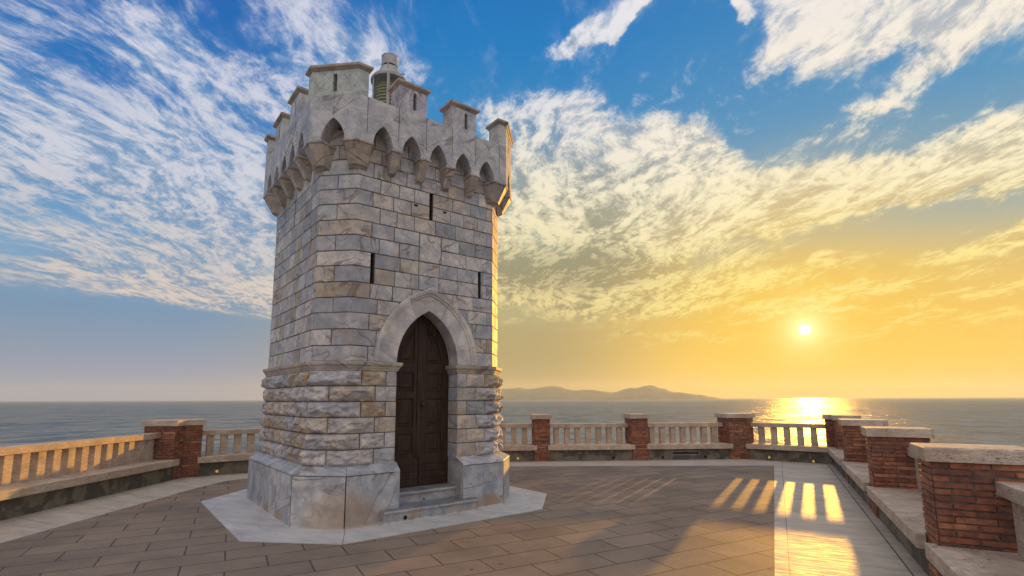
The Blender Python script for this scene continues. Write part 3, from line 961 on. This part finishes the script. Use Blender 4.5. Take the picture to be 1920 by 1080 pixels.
# plinth cheeks inside the door opening
for sgn in (1, -1):
    mb = MB()
    pr = [(-1.849, 0.0), (-1.849, 0.688), (-1.845, 0.712), (-1.709, 0.782), (-1.677, 0.800), (-1.36, 0.800), (-1.36, 0.0)]
    mb.loft([[(sgn * 0.53, y, z) for y, z in pr], [(sgn * 0.62, y, z) for y, z in [(-1.83, 0.0), (-1.83, 0.68), (-1.83, 0.70), (-1.70, 0.77), (-1.66, 0.79), (-1.36, 0.79), (-1.36, 0.0)]]], tint=(0.42, 0.40, 0.39), rnd=0.5 + 0.3 * sgn)
    mb.build('plinth_cheek', M['plinth'], tower)

# --- string course, returning into the opening
path = [(0.53, -1.372), (0.53, -1.655)] + [p for p in octo(1.655, 0.425)[1:]] + [octo(1.655, 0.425)[0], (-0.53, -1.655), (-0.53, -1.372)]
mb = MB()
pr = [(0.0, 2.108), (0.018, 2.112), (0.022, 2.132), (0.034, 2.150), (0.038, 2.168), (0.062, 2.192), (0.066, 2.205), (0.070, 2.236), (0.062, 2.240), (-0.03, 2.252), (-0.03, 2.108)]
lines = [offset(path, d, closed=False) for d, z in pr]
tc = (0.52, 0.42, 0.32)
for i in range(len(path) - 1):
    nseg = max(1, round((Vector(path[i + 1]) - Vector(path[i])).length / 0.62))
    for k in range(nseg):
        a, b = k / nseg, (k + 1) / nseg
        tt = tuple(c * random.uniform(0.9, 1.08) for c in tc)
        g = 0.0012
        polys = []
        for t in (a + (g if k else 0), b - (g if k < nseg - 1 else 0)):
            polys.append([tuple(Vector(l[i]).lerp(Vector(l[i + 1]), t)) + (z,) for l, (d, z) in zip(lines, pr)])
        mb.loft(polys, tint=tt, rnd=random.random(), closed=False, caps=(False, False))
for i in (0, len(path) - 1): mb.add([tuple(l[i]) + (z,) for l, (d, z) in zip(lines, pr)], [list(range(len(pr)))], tint=tc)
mb.build('string_course', M['trim'], tower)

# --- pointed arch surround
mb = MB()
prof = [(0.0, -1.365), (0.0, -1.655), (0.02, -1.665), (0.70, -1.668), (0.715, -1.682), (0.80, -1.686), (0.83, -1.700), (0.96, -1.706), (1.0, -1.695), (1.0, -1.61)]


def arch_sweep(mb, t0, t1, sgn, tint, rnd, n=10):
    polys = []
    for i in range(n + 1):
        t = t0 + (t1 - t0) * i / n
        ti = math.acos(AI[1] / AI[2]) * t; to = math.acos(AO[1] / AO[2]) * t
        pi = Vector((-AI[1] + AI[2] * math.cos(ti), ZS + 0.008 + AI[2] * math.sin(ti)))
        po = Vector((-AO[1] + AO[2] * math.cos(to), ZS + 0.008 + AO[2] * math.sin(to)))
        row = []
        for r, y in prof:
            p = pi.lerp(po, r); row.append((sgn * p.x, y, p.y))
        polys.append(row)
    mb.loft(polys, tint=tint, rnd=rnd, closed=False, caps=(True, True))


for sgn in (1, -1):
    arch_sweep(mb, 0.0, 0.745, sgn, (0.58, 0.54, 0.50), 0.31 if sgn > 0 else 0.62, 18)
    arch_sweep(mb, 0.750, 1.0, sgn, (0.56, 0.50, 0.44), 0.87)
mb.build('door_arch', M['arch'], tower)

# --- steps
mb = MB()
st = (0.40, 0.40, 0.40)
def step(mb, x0, x1, yf, yb, z0, z1, nose, tint, rnd):
    zt = z1
    pr = [(yb, z0), (yf + 0.03, z0), (yf + 0.03, z1 - nose), (yf + 0.008, z1 - nose + 0.006), (yf, z1 - nose * 0.5), (yf + 0.006, z1 - 0.006), (yf + 0.03, z1), (yb, z1 + 0.012)]
    polys = []; n = 40
    for i in range(n + 1):
        x = x0 + (x1 - x0) * i / n; w = 0.007 * noise.noise(Vector((x * 7, rnd * 9, 0))); 
        w2 = 0.009 * noise.noise(Vector((x * 4, rnd * 9 + 5, 0)))
        polys.append([(x, y + (w if 2 < k < 7 else 0), z + (w2 if 3 < k < 7 else 0)) for k, (y, z) in enumerate(pr)])
    mb.loft(polys, tint=tint, rnd=rnd)
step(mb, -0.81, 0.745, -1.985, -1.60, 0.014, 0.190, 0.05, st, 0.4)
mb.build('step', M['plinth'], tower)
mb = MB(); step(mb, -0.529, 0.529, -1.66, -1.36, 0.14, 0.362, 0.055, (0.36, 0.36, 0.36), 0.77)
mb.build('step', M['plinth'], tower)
for (hx, hy, hz, hr) in ((-0.485, -1.957, 0.072, 0.030), (-0.02, -1.632, 0.222, 0.016)):
    mb = MB(); n = 14
    mb.loft([[(hx + hr * math.cos(2 * math.pi * k / n), y, hz + hr * math.sin(2 * math.pi * k / n)) for k in range(n)] for y in (hy, hy + 0.03)])
    mb.build('drain_hole', M['black'], tower)

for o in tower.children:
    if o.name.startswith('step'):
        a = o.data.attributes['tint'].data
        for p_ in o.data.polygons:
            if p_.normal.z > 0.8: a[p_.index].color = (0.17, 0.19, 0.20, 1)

# --- door
door = empty('door'); door.parent = tower
for sgn in (1, -1):
    body = MB(); h, k, rad = 0.55, 0.369, 0.919
    th = math.acos((k + 0.003) / rad)
    ol = [(0.003, 0.372), (h, 0.372)] + [(-k + rad * math.cos(th * i / 14), ZS + rad * math.sin(th * i / 14)) for i in range(15)]
    body.loft([[(sgn * x, -1.385, z) for x, z in ol], [(sgn * x, -1.335, z) for x, z in ol]])
    cc = MB(); frs = []
    for x0, x1, z0, z1 in ((0.10, 0.40, 0.865, 1.18), (0.10, 0.40, 1.28, 1.72), (0.10, 0.40, 1.825, 2.125)):
        cc.box(min(sgn * x0, sgn * x1), max(sgn * x0, sgn * x1), -1.45, -1.363, z0, z1); frs.append([(x0, z0), (x1, z0), (x1, z1), (x0, z1)])
    r2 = 0.770; t0 = math.asin((2.27 - ZS) / r2); t1 = math.acos((k + 0.10) / r2)
    up = [(0.10, 2.27)] + [(-k + r2 * math.cos(t0 + (t1 - t0) * i / 10), ZS + r2 * math.sin(t0 + (t1 - t0) * i / 10)) for i in range(11)]
    cc.loft([[(sgn * x, -1.45, z) for x, z in up], [(sgn * x, -1.363, z) for x, z in up]]); frs.append(up)
    leaf = cut('door_leaf', body, cc, M['wood'], door, bevel=0.004)
    # fielded panels
    for fr in frs:
        pm = MB()
        def inset(fr, d): return offset(fr, -d)
        polys = [[(sgn * x, y, z) for x, z in inset(fr, d)] for d, y in ((0.001, -1.360), (0.001, -1.376), (0.012, -1.379), (0.022, -1.367), (0.045, -1.367), (0.062, -1.378))]
        pm.loft(polys); pm.build('door_panel', M['wood'], door)
    # boards at the foot
    for i in range(4):
        z0 = 0.385 + i * 0.104
        bm_ = MB(); x0, x1 = (0.012, 0.548)
        bm_.box(min(sgn * x0, sgn * x1), max(sgn * x0, sgn * x1), -1.397, -1.383, z0 + 0.004, z0 + 0.100)
        bm_.build('kick_board', M['wood'], door, bevel=0.004)
mb = MB(); mb.box(-0.045, 0.030, -1.398, -1.380, 0.80, 3.02)
mb.build('astragal', M['wood'], door, bevel=0.006)
mb = MB(); n = 16
for r, y in (): pass
mb.loft([[(0.045 + r * math.cos(2 * math.pi * k / n), y, 1.62 + r * math.sin(2 * math.pi * k / n)) for k in range(n)] for r, y in ((0.010, -1.38), (0.010, -1.41), (0.024, -1.415), (0.028, -1.43), (0.018, -1.445))])
mb.build('knob', M['dark_metal'], door, smooth=True)

# --- parapet ring with machicolation arches
A4, C4 = 1.87, 0.51; B4 = A4 - C4
outer = octo(A4, C4); inner = octo(A4, C4, -0.30)
ring = MB(); n = 8
vs = [(x, y, z) for z in (5.44, 6.14) for pl in (outer, inner) for x, y in pl]
fs = []
for j in range(8):
    k = (j + 1) % 8
    fs += [[j, k, 16 + k, 16 + j], [8 + j, 8 + k, 24 + k, 24 + j], [j, k, 8 + k, 8 + j], [16 + j, 16 + k, 24 + k, 24 + j]]
ring.add(vs, fs)
cc = MB()


def rot2(x, y, a): return (x * math.cos(a) - y * math.sin(a), x * math.sin(a) + y * math.cos(a))


def arch_profile(hw, zs, za, z0):
    rise = za - zs; k = (rise * rise - hw * hw) / (2 * hw); rad = k + hw; th = math.acos(max(-1, min(1, k / rad))); n = 6
    r = []
    for i in range(n + 1):
        x, z = -k + rad * math.cos(th * i / n), zs + rad * math.sin(th * i / n)
        xl = hw * (1 - (z - zs) / rise)
        r.append((x * 0.78 + xl * 0.22, z))
    return [(hw, z0)] + r + [(-x, z) for x, z in r[::-1][1:]] + [(-hw, z0)]


for q in range(4):
    a = q * math.pi / 2
    for cx in (-0.945, -0.4725, 0.0, 0.4725, 0.945):
        pr = arch_profile(0.155, 5.475, 5.755, 5.40)
        cc.loft([[rot2(cx + x, y, a) + (z,) for x, z in pr] for y in (-2.0, -1.60)])
    pr = arch_profile(0.180, 5.475, 5.785, 5.40)
    cc.loft([[rot2(x, y, a + math.pi / 4) + (z,) for x, z in pr] for y in (-2.42, -1.99)])
    for jx in (-1.20, -0.700, -0.225, 0.250, 0.715, 1.21):
        cc.box(jx - 0.005, jx + 0.005, -1.90, -1.845, 5.60, 6.2, F=lambda x, y, z, a=a: rot2(x, y, a) + (z,))
    for jx in (-0.709, -0.236, 0.236, 0.709):
        cc.box(jx - 0.125, jx - 0.012, -1.90, -1.860, 5.660, 5.666, F=lambda x, y, z, a=a: rot2(x, y, a) + (z,))
        cc.box(jx + 0.040, jx + 0.125, -1.90, -1.860, 5.660, 5.666, F=lambda x, y, z, a=a: rot2(x, y, a) + (z,))
    cc.box(-0.003, 0.003, -2.30, -2.275, 5.80, 6.2, F=lambda x, y, z, a=a: rot2(x, y, a + math.pi / 4) + (z,))
cut('parapet', ring, cc, M['parapet'], tower, tint=(0.54, 0.52, 0.51), rnd=0.15)
# small roof deck behind the parapet
mb = MB(); mb.loft([[(x, y, z) for x, y in octo(1.60, 0.36)] for z in (5.78, 5.84)]); mb.build('roof_deck', M['plinth'], tower)

# corbels
def corbel_tint():
    k = random.uniform(0.88, 1.08); return tuple(c * k for c in (0.50, 0.42, 0.34))


for q in range(4):
    a = q * math.pi / 2
    G = lambda x, y, z, a=a: rot2(x, y, a) + (z,)
    for cx in (-0.709, -0.236, 0.236, 0.709):
        mb = MB(); t = corbel_tint(); rn = random.random()
        top = [(cx - 0.080, -1.862), (cx + 0.080, -1.862), (cx + 0.080, -1.62), (cx - 0.080, -1.62)]
        bot = [(cx - 0.053, -1.715), (cx + 0.053, -1.715), (cx + 0.053, -1.62), (cx - 0.053, -1.62)]
        mb.loft([[G(x, y, z) for (x, y), z in zip(bot, (5.135, 5.135, 5.10, 5.10))], [G(x, y, 5.405) for x, y in top]], tint=t, rnd=rn)
        mb.loft([[G(x * 1.0, y, z) for x, y in offset(top, d)] for d, z in ((0.004, 5.406), (0.018, 5.418), (0.020, 5.443))], tint=t, rnd=rn)
        mb.build('corbel', M['trim'], tower, bevel=0.003)
    # the two corner corbels of this face's right hand chamfer
    ang = math.pi / 4
    for mir in (1, -1):
        mb = MB(); t = corbel_tint(); rn = random.random()

        def cpoly(e, m, sh=0.0):
            b = octo(A4, C4, -e); v1 = Vector(b[1]); dch = (Vector(b[2]) - v1).normalized()
            return [v1 + Vector((-(0.245 - m), 0)), v1, v1 + dch * (0.180 - m)]
        to, ti = cpoly(0.010, 0.0), cpoly(0.245, 0.0); bo, bi = cpoly(0.155, 0.070), cpoly(0.245, 0.070)
        tp = [tuple(v) for v in to + ti[::-1]]; bp_ = [tuple(v) for v in bo + bi[::-1]]

        def H(x, y, z):
            if mir < 0:   # mirror about the diagonal
                x, y = rot2(x, y, ang); x = -x; x, y = rot2(x, y, -ang)
            return rot2(x, y, a) + (z,)
        # bring chamfer midline onto -y axis for mirroring: the chamfer v1-v2 is centred on angle -45deg
        mb.loft([[H(x, y, 5.13 if i < 3 else 5.09) for i, (x, y) in enumerate(bp_)], [H(x, y, 5.405) for x, y in tp]], tint=t, rnd=rn)
        mb.loft([[H(x, y, z) for x, y in offset(tp, d)] for d, z in ((0.004, 5.406), (0.018, 5.418), (0.020, 5.443))], tint=t, rnd=rn)
        mb.build('corbel', M['trim'], tower, bevel=0.003)

# merlons
def merlon(poly, slit, name='merlon'):
    t = tuple(c * random.uniform(0.92, 1.06) for c in (0.55, 0.53, 0.52)); rn = random.random()
    body = MB(); body.loft([[(x, y, 6.1405) for x, y in poly], [(x, y, 6.530) for x, y in poly]])
    c = MB(); c.loft([[p + (z,) for p in slit] for z in (6.192, 6.472)])
    o = cut(name, body, c, M['parapet'], tower, tint=t, rnd=rn, bevel=0.003)
    cp = MB()
    ct = (0.44, 0.36, 0.28)
    cp.loft([[(x, y, z) for x, y in offset(poly, d)] for d, z in ((0.006, 6.531), (0.014, 6.538), (0.026, 6.552), (0.044, 6.562), (0.048, 6.572), (0.048, 6.602), (0.035, 6.610))], tint=ct, rnd=rn)
    cp.build('merlon_cap', M['trim'], o)


for q in range(4):
    a = q * math.pi / 2
    for cx in (-0.4685, 0.4795):
        poly = [rot2(x, y, a) for x, y in ((cx - 0.240, -1.87), (cx + 0.235, -1.87), (cx + 0.235, -1.57), (cx - 0.240, -1.57))]
        sx = cx + (0.035 if cx > 0 else 0.028)
        merlon(poly, [rot2(x, y, a) for x, y in ((sx - 0.028, -1.95), (sx + 0.028, -1.95), (sx + 0.028, -1.5), (sx - 0.028, -1.5))])
    bi = octo(A4, C4, -0.30)
    poly = [(1.20, -1.87), outer[1], outer[2], (1.87, -1.20), (1.57, -1.20), bi[2], bi[1], (1.20, -1.57)]
    poly = [rot2(x, y, a) for x, y in poly]
    sl = [rot2(x, y, a + math.pi / 4) for x, y in ((-0.030, -2.4), (0.030, -2.4), (0.030, -1.8), (-0.030, -1.8))]
    merlon(poly, sl)


# --- lantern on the roof
def lathe(mb, cx, cy, prof, n=40, tint=(0.5, 0.5, 0.5), caps=(True, True)):
    mb.loft([[(cx + r * math.cos(2 * math.pi * k / n), cy + r * math.sin(2 * math.pi * k / n), z) for k in range(n)] for r, z in prof], tint=tint, caps=caps)


LX, LY = -0.055, 0.0
lantern = empty('lantern'); lantern.parent = tower
mb = MB(); lathe(mb, LX, LY, [(0.42, 5.84), (0.42, 6.95), (0.46, 6.97), (0.46, 7.02), (0.34, 7.05)]); mb.build('lantern_base', M['white_paint'], lantern)
mb = MB(); lathe(mb, LX, LY, [(0.315, 7.04), (0.315, 7.80)], caps=(False, False)); mb.build('lantern_glass', M['glass'], lantern, smooth=True)
mb = MB(); lathe(mb, LX, LY, [(0.05, 7.05), (0.22, 7.10), (0.275, 7.25), (0.285, 7.40), (0.275, 7.55), (0.22, 7.72), (0.05, 7.77)]); mb.build('fresnel_lens', M['lens'], lantern, smooth=True)
mb = MB(); lathe(mb, LX, LY, [(0.32, 7.750), (0.345, 7.755), (0.350, 7.785), (0.332, 7.795), (0.334, 7.815), (0.318, 7.82), (0.312, 7.845), (0.270, 7.885), (0.222, 7.915), (0.205, 7.93), (0.195, 7.97), (0.178, 8.03), (0.168, 8.055), (0.150, 8.06)])
mb.build('lantern_roof', M['white_paint'], lantern, bevel=0.0)
mb = MB(); lathe(mb, LX, LY, [(0.142, 8.055), (0.142, 8.105)]); mb.build('vent_gap', M['dark_metal'], lantern)
mb = MB(); lathe(mb, LX, LY, [(0.156, 8.10), (0.156, 8.285), (0.160, 8.29), (0.160, 8.30), (0.146, 8.302)]); mb.build('vent_cowl', M['white_paint'], lantern)
for k in range(4):
    mb = MB(); t = k * math.pi / 2 + 0.35; lathe(mb, LX + 0.152 * math.cos(t), LY + 0.152 * math.sin(t), [(0.008, 8.04), (0.008, 8.13)], n=8); mb.build('vent_bracket', M['white_paint'], lantern)
for k in range(6):
    mb = MB(); t = -math.pi / 2 - 0.42 + k * math.pi / 3
    lathe(mb, LX + 0.330 * math.cos(t), LY + 0.330 * math.sin(t), [(0.013, 7.02), (0.013, 7.80)], n=10); mb.build('mullion', M['white_paint'], lantern)
mb = MB(); lathe(mb, -0.245, -0.36, [(0.014, 6.0), (0.014, 7.93)], n=10); mb.build('lightning_rod', M['white_paint'], lantern)
for dz in (7.9, 7.84):
    mb = MB(); t = -math.pi / 2 + 0.3
    lathe(mb, LX + 0.30 * math.cos(t + (dz - 7.8) * 4), LY + 0.30 * math.sin(t + (dz - 7.8) * 4), [(0.012, dz), (0.016, dz + 0.02), (0.0, dz + 0.03)], n=10); mb.build('roof_bolt', M['dark_metal'], lantern)

# ================================================================== BALUSTRADE
BRK = [(0.35, 0.135, 0.072), (0.40, 0.165, 0.090), (0.30, 0.115, 0.066), (0.44, 0.19, 0.10), (0.33, 0.125, 0.064), (0.25, 0.10, 0.066)]


def pier(plan, z0, label, z1=1.14, cat='pier'):
    """plan: ccw polygon in world coordinates"""
    cx = sum(p[0] for p in plan) / len(plan); cy = sum(p[1] for p in plan) / len(plan)
    root = empty('brick_pier', (cx, cy, z0)); tag(root, label, cat, 'brick piers of the balustrade')
    loc = [(x - cx, y - cy) for x, y in plan]
    mb = MB(); mb.loft([[(x, y, z - z0) for x, y in offset(loc, -0.012)] for z in (z0, z1)]); mb.build('mortar_core', M['brickmortar'], root)
    Fp, Lp, tot = perimeter(loc)
    mb = MB(); hc = 0.057; nz = int(round((z1 - z0) / hc)); hc = (z1 - z0) / nz
    for c in range(nz):
        za = c * hc; zb = za + hc; par = c % 2; J = []
        for i in range(len(loc)):
            l = Lp[i + 1] - Lp[i]
            a = Lp[i] + (0.13 if par else 0.0) + 0.0; b = Lp[i + 1] - (0.0 if par else 0.13)
            if l < 0.30: a, b = Lp[i] + l * 0.5, Lp[i] + l * 0.5
            J.append(a)
            if b - a > 0.1:
                m = max(1, round((b - a) / 0.262))
                J += [a + (b - a) * k / m for k in range(1, m)]
            if b > a: J.append(b)
        J = sorted(set(round(j, 4) for j in J)); J.append(J[0] + tot)
        for a, b in zip(J, J[1:]):
            if b - a < 0.02: continue
            k = random.uniform(0.62, 1.0); t = tuple(x * k for x in random.choice(BRK))
            block(mb, Fp, a, b, za, zb, gap=random.uniform(0.0035, 0.006), e=0.003, off=random.uniform(-0.003, 0.003), tint=t, rnd=random.random(), brk=list(Lp) + [l + tot for l in Lp], depth=0.011, wob=0.0015)
    mb.build('brick_body', M['brick'], root)
    mb = MB(); d = 0.045
    mb.loft([[(x, y, z - z0) for x, y in offset(loc, dd)] for dd, z in ((d, z1 + 0.001), (d, z1 + 0.118), (d - 0.012, z1 + 0.126))])
    mb.build('cap_stone', M['trav'], root, bevel=0.006)
    return root


BAL = None


def section(i, s0, s1, n, label, e0='lip', e1='lip', nb0=None, nb1=None):
    """a bay of balustrade on segment i between s0 and s1"""
    global BAL
    p, d, nn, LL = seg(i)
    W = lambda s, o: (p + d * s + nn * o)
    org = W(s0, 0.0); ang = math.atan2(d.y, d.x)
    root = empty('balustrade', (org.x, org.y, 0), ang); tag(root, label, 'balustrade', 'stone balustrade bays between the piers')
    # local frame: x along, y outward
    S = s1 - s0
    def toloc(pt):
        v = Vector(pt) - org; return (v.dot(d), v.dot(nn))
    dz_ = 0.11 if i == 4 else 0.0
    f, bk = -0.09, 0.57 + dz_
    pl = []
    if e0 == 'lip': pl += [(-0.07, f), ]
    elif e0 == 'flush': pl += [(0.003, f)]
    else: pl += [toloc(foot_offset(e0, f))]
    if e1 == 'lip': pl += [(S + 0.07, f), (S + 0.07, -0.008), (S - 0.004, -0.008), (S - 0.004, bk)]
    elif e1 == 'flush': pl += [(S - 0.003, f), (S - 0.003, bk)]
    else: pl += [toloc(foot_offset(e1, f)), toloc(foot_offset(e1, bk))]
    if e0 == 'lip': pl += [(0.004, bk), (0.004, -0.008), (-0.07, -0.008)]
    elif e0 == 'flush': pl += [(0.003, bk)]
    else: pl += [toloc(foot_offset(e0, bk))]
    mb = MB(); mb.loft([[(x, y, 0.300) for x, y in pl], [(x, y, 0.432) for x, y in pl]]); mb.build('bench_slab', M['trav'], root, bevel=0.007)
    a0 = 0.0 if e0 in ('lip', 'flush') else toloc(foot_offset(e0, 0.02))[0]
    a1 = S if e1 in ('lip', 'flush') else toloc(foot_offset(e1, 0.02))[0]
    b0 = 0.0 if e0 in ('lip', 'flush') else toloc(foot_offset(e0, 0.55))[0]
    b1 = S if e1 in ('lip', 'flush') else toloc(foot_offset(e1, 0.55))[0]
    mb = MB(); mb.loft([[(x, y, z) for x, y in ((a0, 0.02), (a1, 0.02), (b1, 0.55), (b0, 0.55))] for z in (0.0, 0.2985)]); mb.build('base_wall', M['stucco'], root)
    q0 = 0.0 if nb0 is None else nb0; q1 = S if nb1 is None else nb1
    q2 = q1 + 0.15 if e1 == 4 else q1
    mb = MB(); mb.box(q0, q2, 0.315 + dz_, 0.565 + dz_, 0.886, 1.0); mb.build('top_rail', M['trav'], root, bevel=0.006)
    w = 0.148; gap = (q1 - q0 - n * w) / (n + 1)
    for k in range(n):
        x = q0 + gap * (k + 1) + w * k
        if BAL is None:
            mb = MB(); mb.box(0, w, 0, 0.16, 0, 0.456); b = mb.build('baluster', M['trav'], root, bevel=0.005); BAL = b
        else:
            b = BAL.copy(); COL.objects.link(b); b.parent = root
        b.location = (x, 0.36 + dz_, 0.431)
        b.rotation_euler = (0, 0, random.uniform(-0.01, 0.01))
    return root


def rect_pier(i, s0, s1, label, z0=0.0, o0=0.0, o1=0.70):
    p, d, nn, LL = seg(i); W = lambda s, o: tuple(p + d * s + nn * o)
    return pier([W(s0, o0), W(s1, o0), W(s1, o1), W(s0, o1)], z0, label)


def kink_pier(k, sa, sb, label, z0=0.0, o0=0.0, o1=0.70):
    """pier on the corner between segment k-1 and k"""
    p, d, nn, LL = seg(k - 1); p2, d2, n2, L2_ = seg(k)
    a = lambda s, o: p + d * (LL - s) + nn * o
    b = lambda s, o: p2 + d2 * s + n2 * o
    c0 = Vector(foot_offset(k, o0)); c1 = Vector(foot_offset(k, o1))
    return pier([tuple(v) for v in (a(sa, o0), c0, b(sb, o0), b(sb, o1), c1, a(sa, o1))], z0, label)


# left wall (segment 0 runs +y), s = y + 4
rect_pier(0, 10.60, 11.07, 'brick pier on the left wall nearest the viewer')
kink_pier(1, 0.30, 0.36, 'brick pier at the bend of the left wall, with a sunlit edge')
section(0, 11.07, 15.55, 15, 'long sunlit travertine balustrade along the left wall')
# segment 1
p1, d1, n1_, LS1 = seg(1)
section(1, 0.36, LS1 - 0.30, 12, 'shaded balustrade running from the left bend to behind the tower')
kink_pier(2, 0.30, 0.40, 'brick pier hidden behind the tower')
p2, d2_, n2_, LS2 = seg(2)


def s_on2(x): return (x - FOOT[2][0]) / d2_.x


P1a, P1b = s_on2(0.60), s_on2(1.05); P2a, P2b = s_on2(3.335), s_on2(3.81); P3a = s_on2(6.12)
P0a, P0b = s_on2(-2.15), s_on2(-1.68)
rect_pier(2, P0a, P0b, 'brick pier of the far wall mostly behind the tower')
rect_pier(2, P1a, P1b, 'narrow brick pier of the far wall, first to the right of the tower')
rect_pier(2, P2a, P2b, 'narrow brick pier in the middle of the far wall')
kink_pier(3, LS2 - P3a, 0.13, 'broad brick pier at the bend of the far wall, left of the sun glitter')
section(2, 0.40, P0a, 4, 'short balustrade bay hidden behind the tower')
section(2, P0b, P1a, 7, 'balustrade bay of the far wall touching the tower edge')
section(2, P1b, P2a, 7, 'balustrade bay of the far wall between the two narrow piers')
section(2, P2b, P3a, 7, 'balustrade bay of the far wall above the vent grille')
p3, d3, n3_, LS3 = seg(3)
section(3, 0.13, LS3, 5, 'short balustrade bay in front of the sun glitter on the sea', e1=4, nb1=LS3 - 0.28)
# right wall, segment 4 runs toward the viewer; u measured from its start
p4, d4, n4_, LS4 = seg(4)
sE = lambda s: (Vector((4.16 + 0.449 * s, 5.655 + 0.893 * s)) - p4).dot(d4)
kink_pier(4, 0.10, sE(8.63), 'farthest brick pier of the right wall, at the corner', z0=0.4325, o0=0.10, o1=0.62)
E5a, E5b = sE(6.13), sE(5.66); E6a, E6b = sE(2.78), sE(2.31); E7a, E7b = sE(-0.57), sE(-1.04); E8a, E8b = sE(-3.92), sE(-4.39)
rect_pier(4, E5a, E5b, 'second farthest brick pier of the right wall')
rect_pier(4, E6a, E6b, 'third brick pier of the right wall, behind the nearest one')
rect_pier(4, E7a, E7b, 'nearest big orange brick pier at the right edge')
rect_pier(4, E8a, E8b, 'brick pier of the right wall beside the viewer')
section(4, 0.0, E5a, 7, 'farthest balustrade bench bay of the right wall', e0=4, nb0=sE(8.63))
section(4, E5b, E6a, 9, 'middle balustrade bench bay of the right wall')
section(4, E6b, E7a, 9, 'wide bench bay of the right wall before the nearest pier')
section(4, E7b, E8a, 9, 'bench bay at the bottom right corner, on the near side of the big pier')

# small lights and holes in the low wall
def wall_light(i, s, z, label, lit=True):
    p, d, nn, LL = seg(i); q = p + d * s + nn * 0.02; ang = math.atan2(d.y, d.x)
    root = empty('wall_light', (q.x, q.y, z), ang); tag(root, label, 'wall light', 'small round lights set in the low wall')
    n = 20
    def disc(r, y): return [(r * math.cos(2 * math.pi * k / n), y, r * math.sin(2 * math.pi * k / n)) for k in range(n)]
    mb = MB(); mb.loft([disc(0.040, 0.01), disc(0.040, -0.010), disc(0.034, -0.014), disc(0.028, -0.010), disc(0.028, 0.0)]); mb.build('lamp_ring', M['brass'] if lit else M['dark_metal'], root, smooth=False)
    mb = MB(); mb.loft([disc(0.027, 0.0), disc(0.024, -0.008), disc(0.012, -0.013)]); mb.build('lamp_lens', M['lamp'] if lit else M['black'], root, smooth=True)


wall_light(3, 0.62, 0.085, 'bright brass light low on the short bay by the sun glitter')
wall_light(3, 1.68, 0.045, 'low brass light near the far right corner')
wall_light(2, s_on2(0.15), 0.085, 'brass light low on the wall just right of the tower')
wall_light(1, 0.70, 0.085, 'brass light low on the wall just left of the tower')
wall_light(2, s_on2(2.80), 0.070, 'dark unlit round light left of the middle pier', False)
wall_light(2, s_on2(4.20), 0.075, 'dark unlit round light between middle pier and vent grille', False)
wall_light(2, s_on2(5.42), 0.075, 'dark unlit round light right of the vent grille', False)
p, d, nn, LL = seg(2)
q = p + d * s_on2(4.86) + nn * 0.02
vent = empty('vent_grille', (q.x, q.y, 0.185), math.atan2(d.y, d.x)); tag(vent, 'long dark metal vent grille with pale frame in the far wall', 'vent')
mb = MB(); w_, h_ = 0.40, 0.055
for (x0, x1, z0, z1) in ((-w_, w_, h_ - 0.012, h_), (-w_, w_, -h_, -h_ + 0.012), (-w_, -w_ + 0.012, -h_ + 0.012, h_ - 0.012), (w_ - 0.012, w_, -h_ + 0.012, h_ - 0.012)):
    mb.box(x0, x1, -0.012, 0.01, z0, z1)
mb.build('vent_frame', M['trav'], vent)
mb = MB()
for k in range(6): mb.box(-w_ + 0.012, w_ - 0.012, -0.008, 0.008, -h_ + 0.016 + k * 0.0150, -h_ + 0.024 + k * 0.0150)
mb.build('vent_slats', M['dark_metal'], vent)
mb = MB(); mb.box(-w_ + 0.012, w_ - 0.012, 0.0, 0.012, -h_ + 0.012, h_ - 0.012)


# boats
def boat(name, az, dist, L_, label, hull, rz, sail=False):
    root = empty(name, (dist * math.sin(R(az)), dist * math.cos(R(az)), -14.0), rz); tag(root, label, 'boat')
    mb = MB(); st = [(-0.5, 0.16, 0.18, 0.0), (-0.2, 0.20, 0.17, -0.02), (0.15, 0.18, 0.19, -0.02), (0.38, 0.09, 0.23, 0.0), (0.5, 0.01, 0.27, 0.06)]
    mb.loft([[(x * L_, -w * L_, h * L_), (x * L_, -w * 0.7 * L_, k * L_), (x * L_, w * 0.7 * L_, k * L_), (x * L_, w * L_, h * L_)] for x, w, h, k in st]); mb.build('hull', hull, root)
    mb = MB(); mb.loft([[(x * L_, y * L_, 0.16 * L_) for x, y in ((-0.3, -0.12), (0.12, -0.12), (0.12, 0.12), (-0.3, 0.12))], [(x * L_, y * L_, 0.36 * L_) for x, y in ((-0.27, -0.1), (0.05, -0.1), (0.05, 0.1), (-0.27, 0.1))]]); mb.build('cabin', hull, root)
    mb = MB(); lathe(mb, -0.05 * L_, 0, [(0.012 * L_, 0.3 * L_), (0.008 * L_, 0.62 * L_)], n=8); mb.build('mast', hull, root)


boat('motor_boat', 28.4, 2600, 9, 'tiny dark boat on the sun glitter at the horizon', M['dark_metal'], 0.6)
boat('motor_boat', -39.0, 850, 5, 'tiny white boat on the blue sea at the far left', M['white_paint'], 2.6)

# ================================================================== HAZE
def haze():
    mb = MB(); mb.loft([[(x, y, z) for x, y in ((-14000, -3000), (14000, -3000), (14000, 12500), (-14000, 12500))] for z in (-24.0, 330.0)])
    m = bpy.data.materials.new('haze_air'); m.use_nodes = True; T = NT(m.node_tree)
    v = T.n('VolumePrincipled', None, Color=(0.80, 0.92, 0.92, 1), Density=HAZE, Anisotropy=0.35)
    o = T.n('OutputMaterial'); T.t.links.new(v.outputs[0], o.inputs['Volume'])
    me = mb.build('haze', m); tag(me, 'thin sea haze softening the distant island', 'haze', kind='stuff')


HAZE = 0.5 / 9000
haze()
print('objects', len(bpy.data.objects), 'verts', sum(len(m.vertices) for m in bpy.data.meshes))
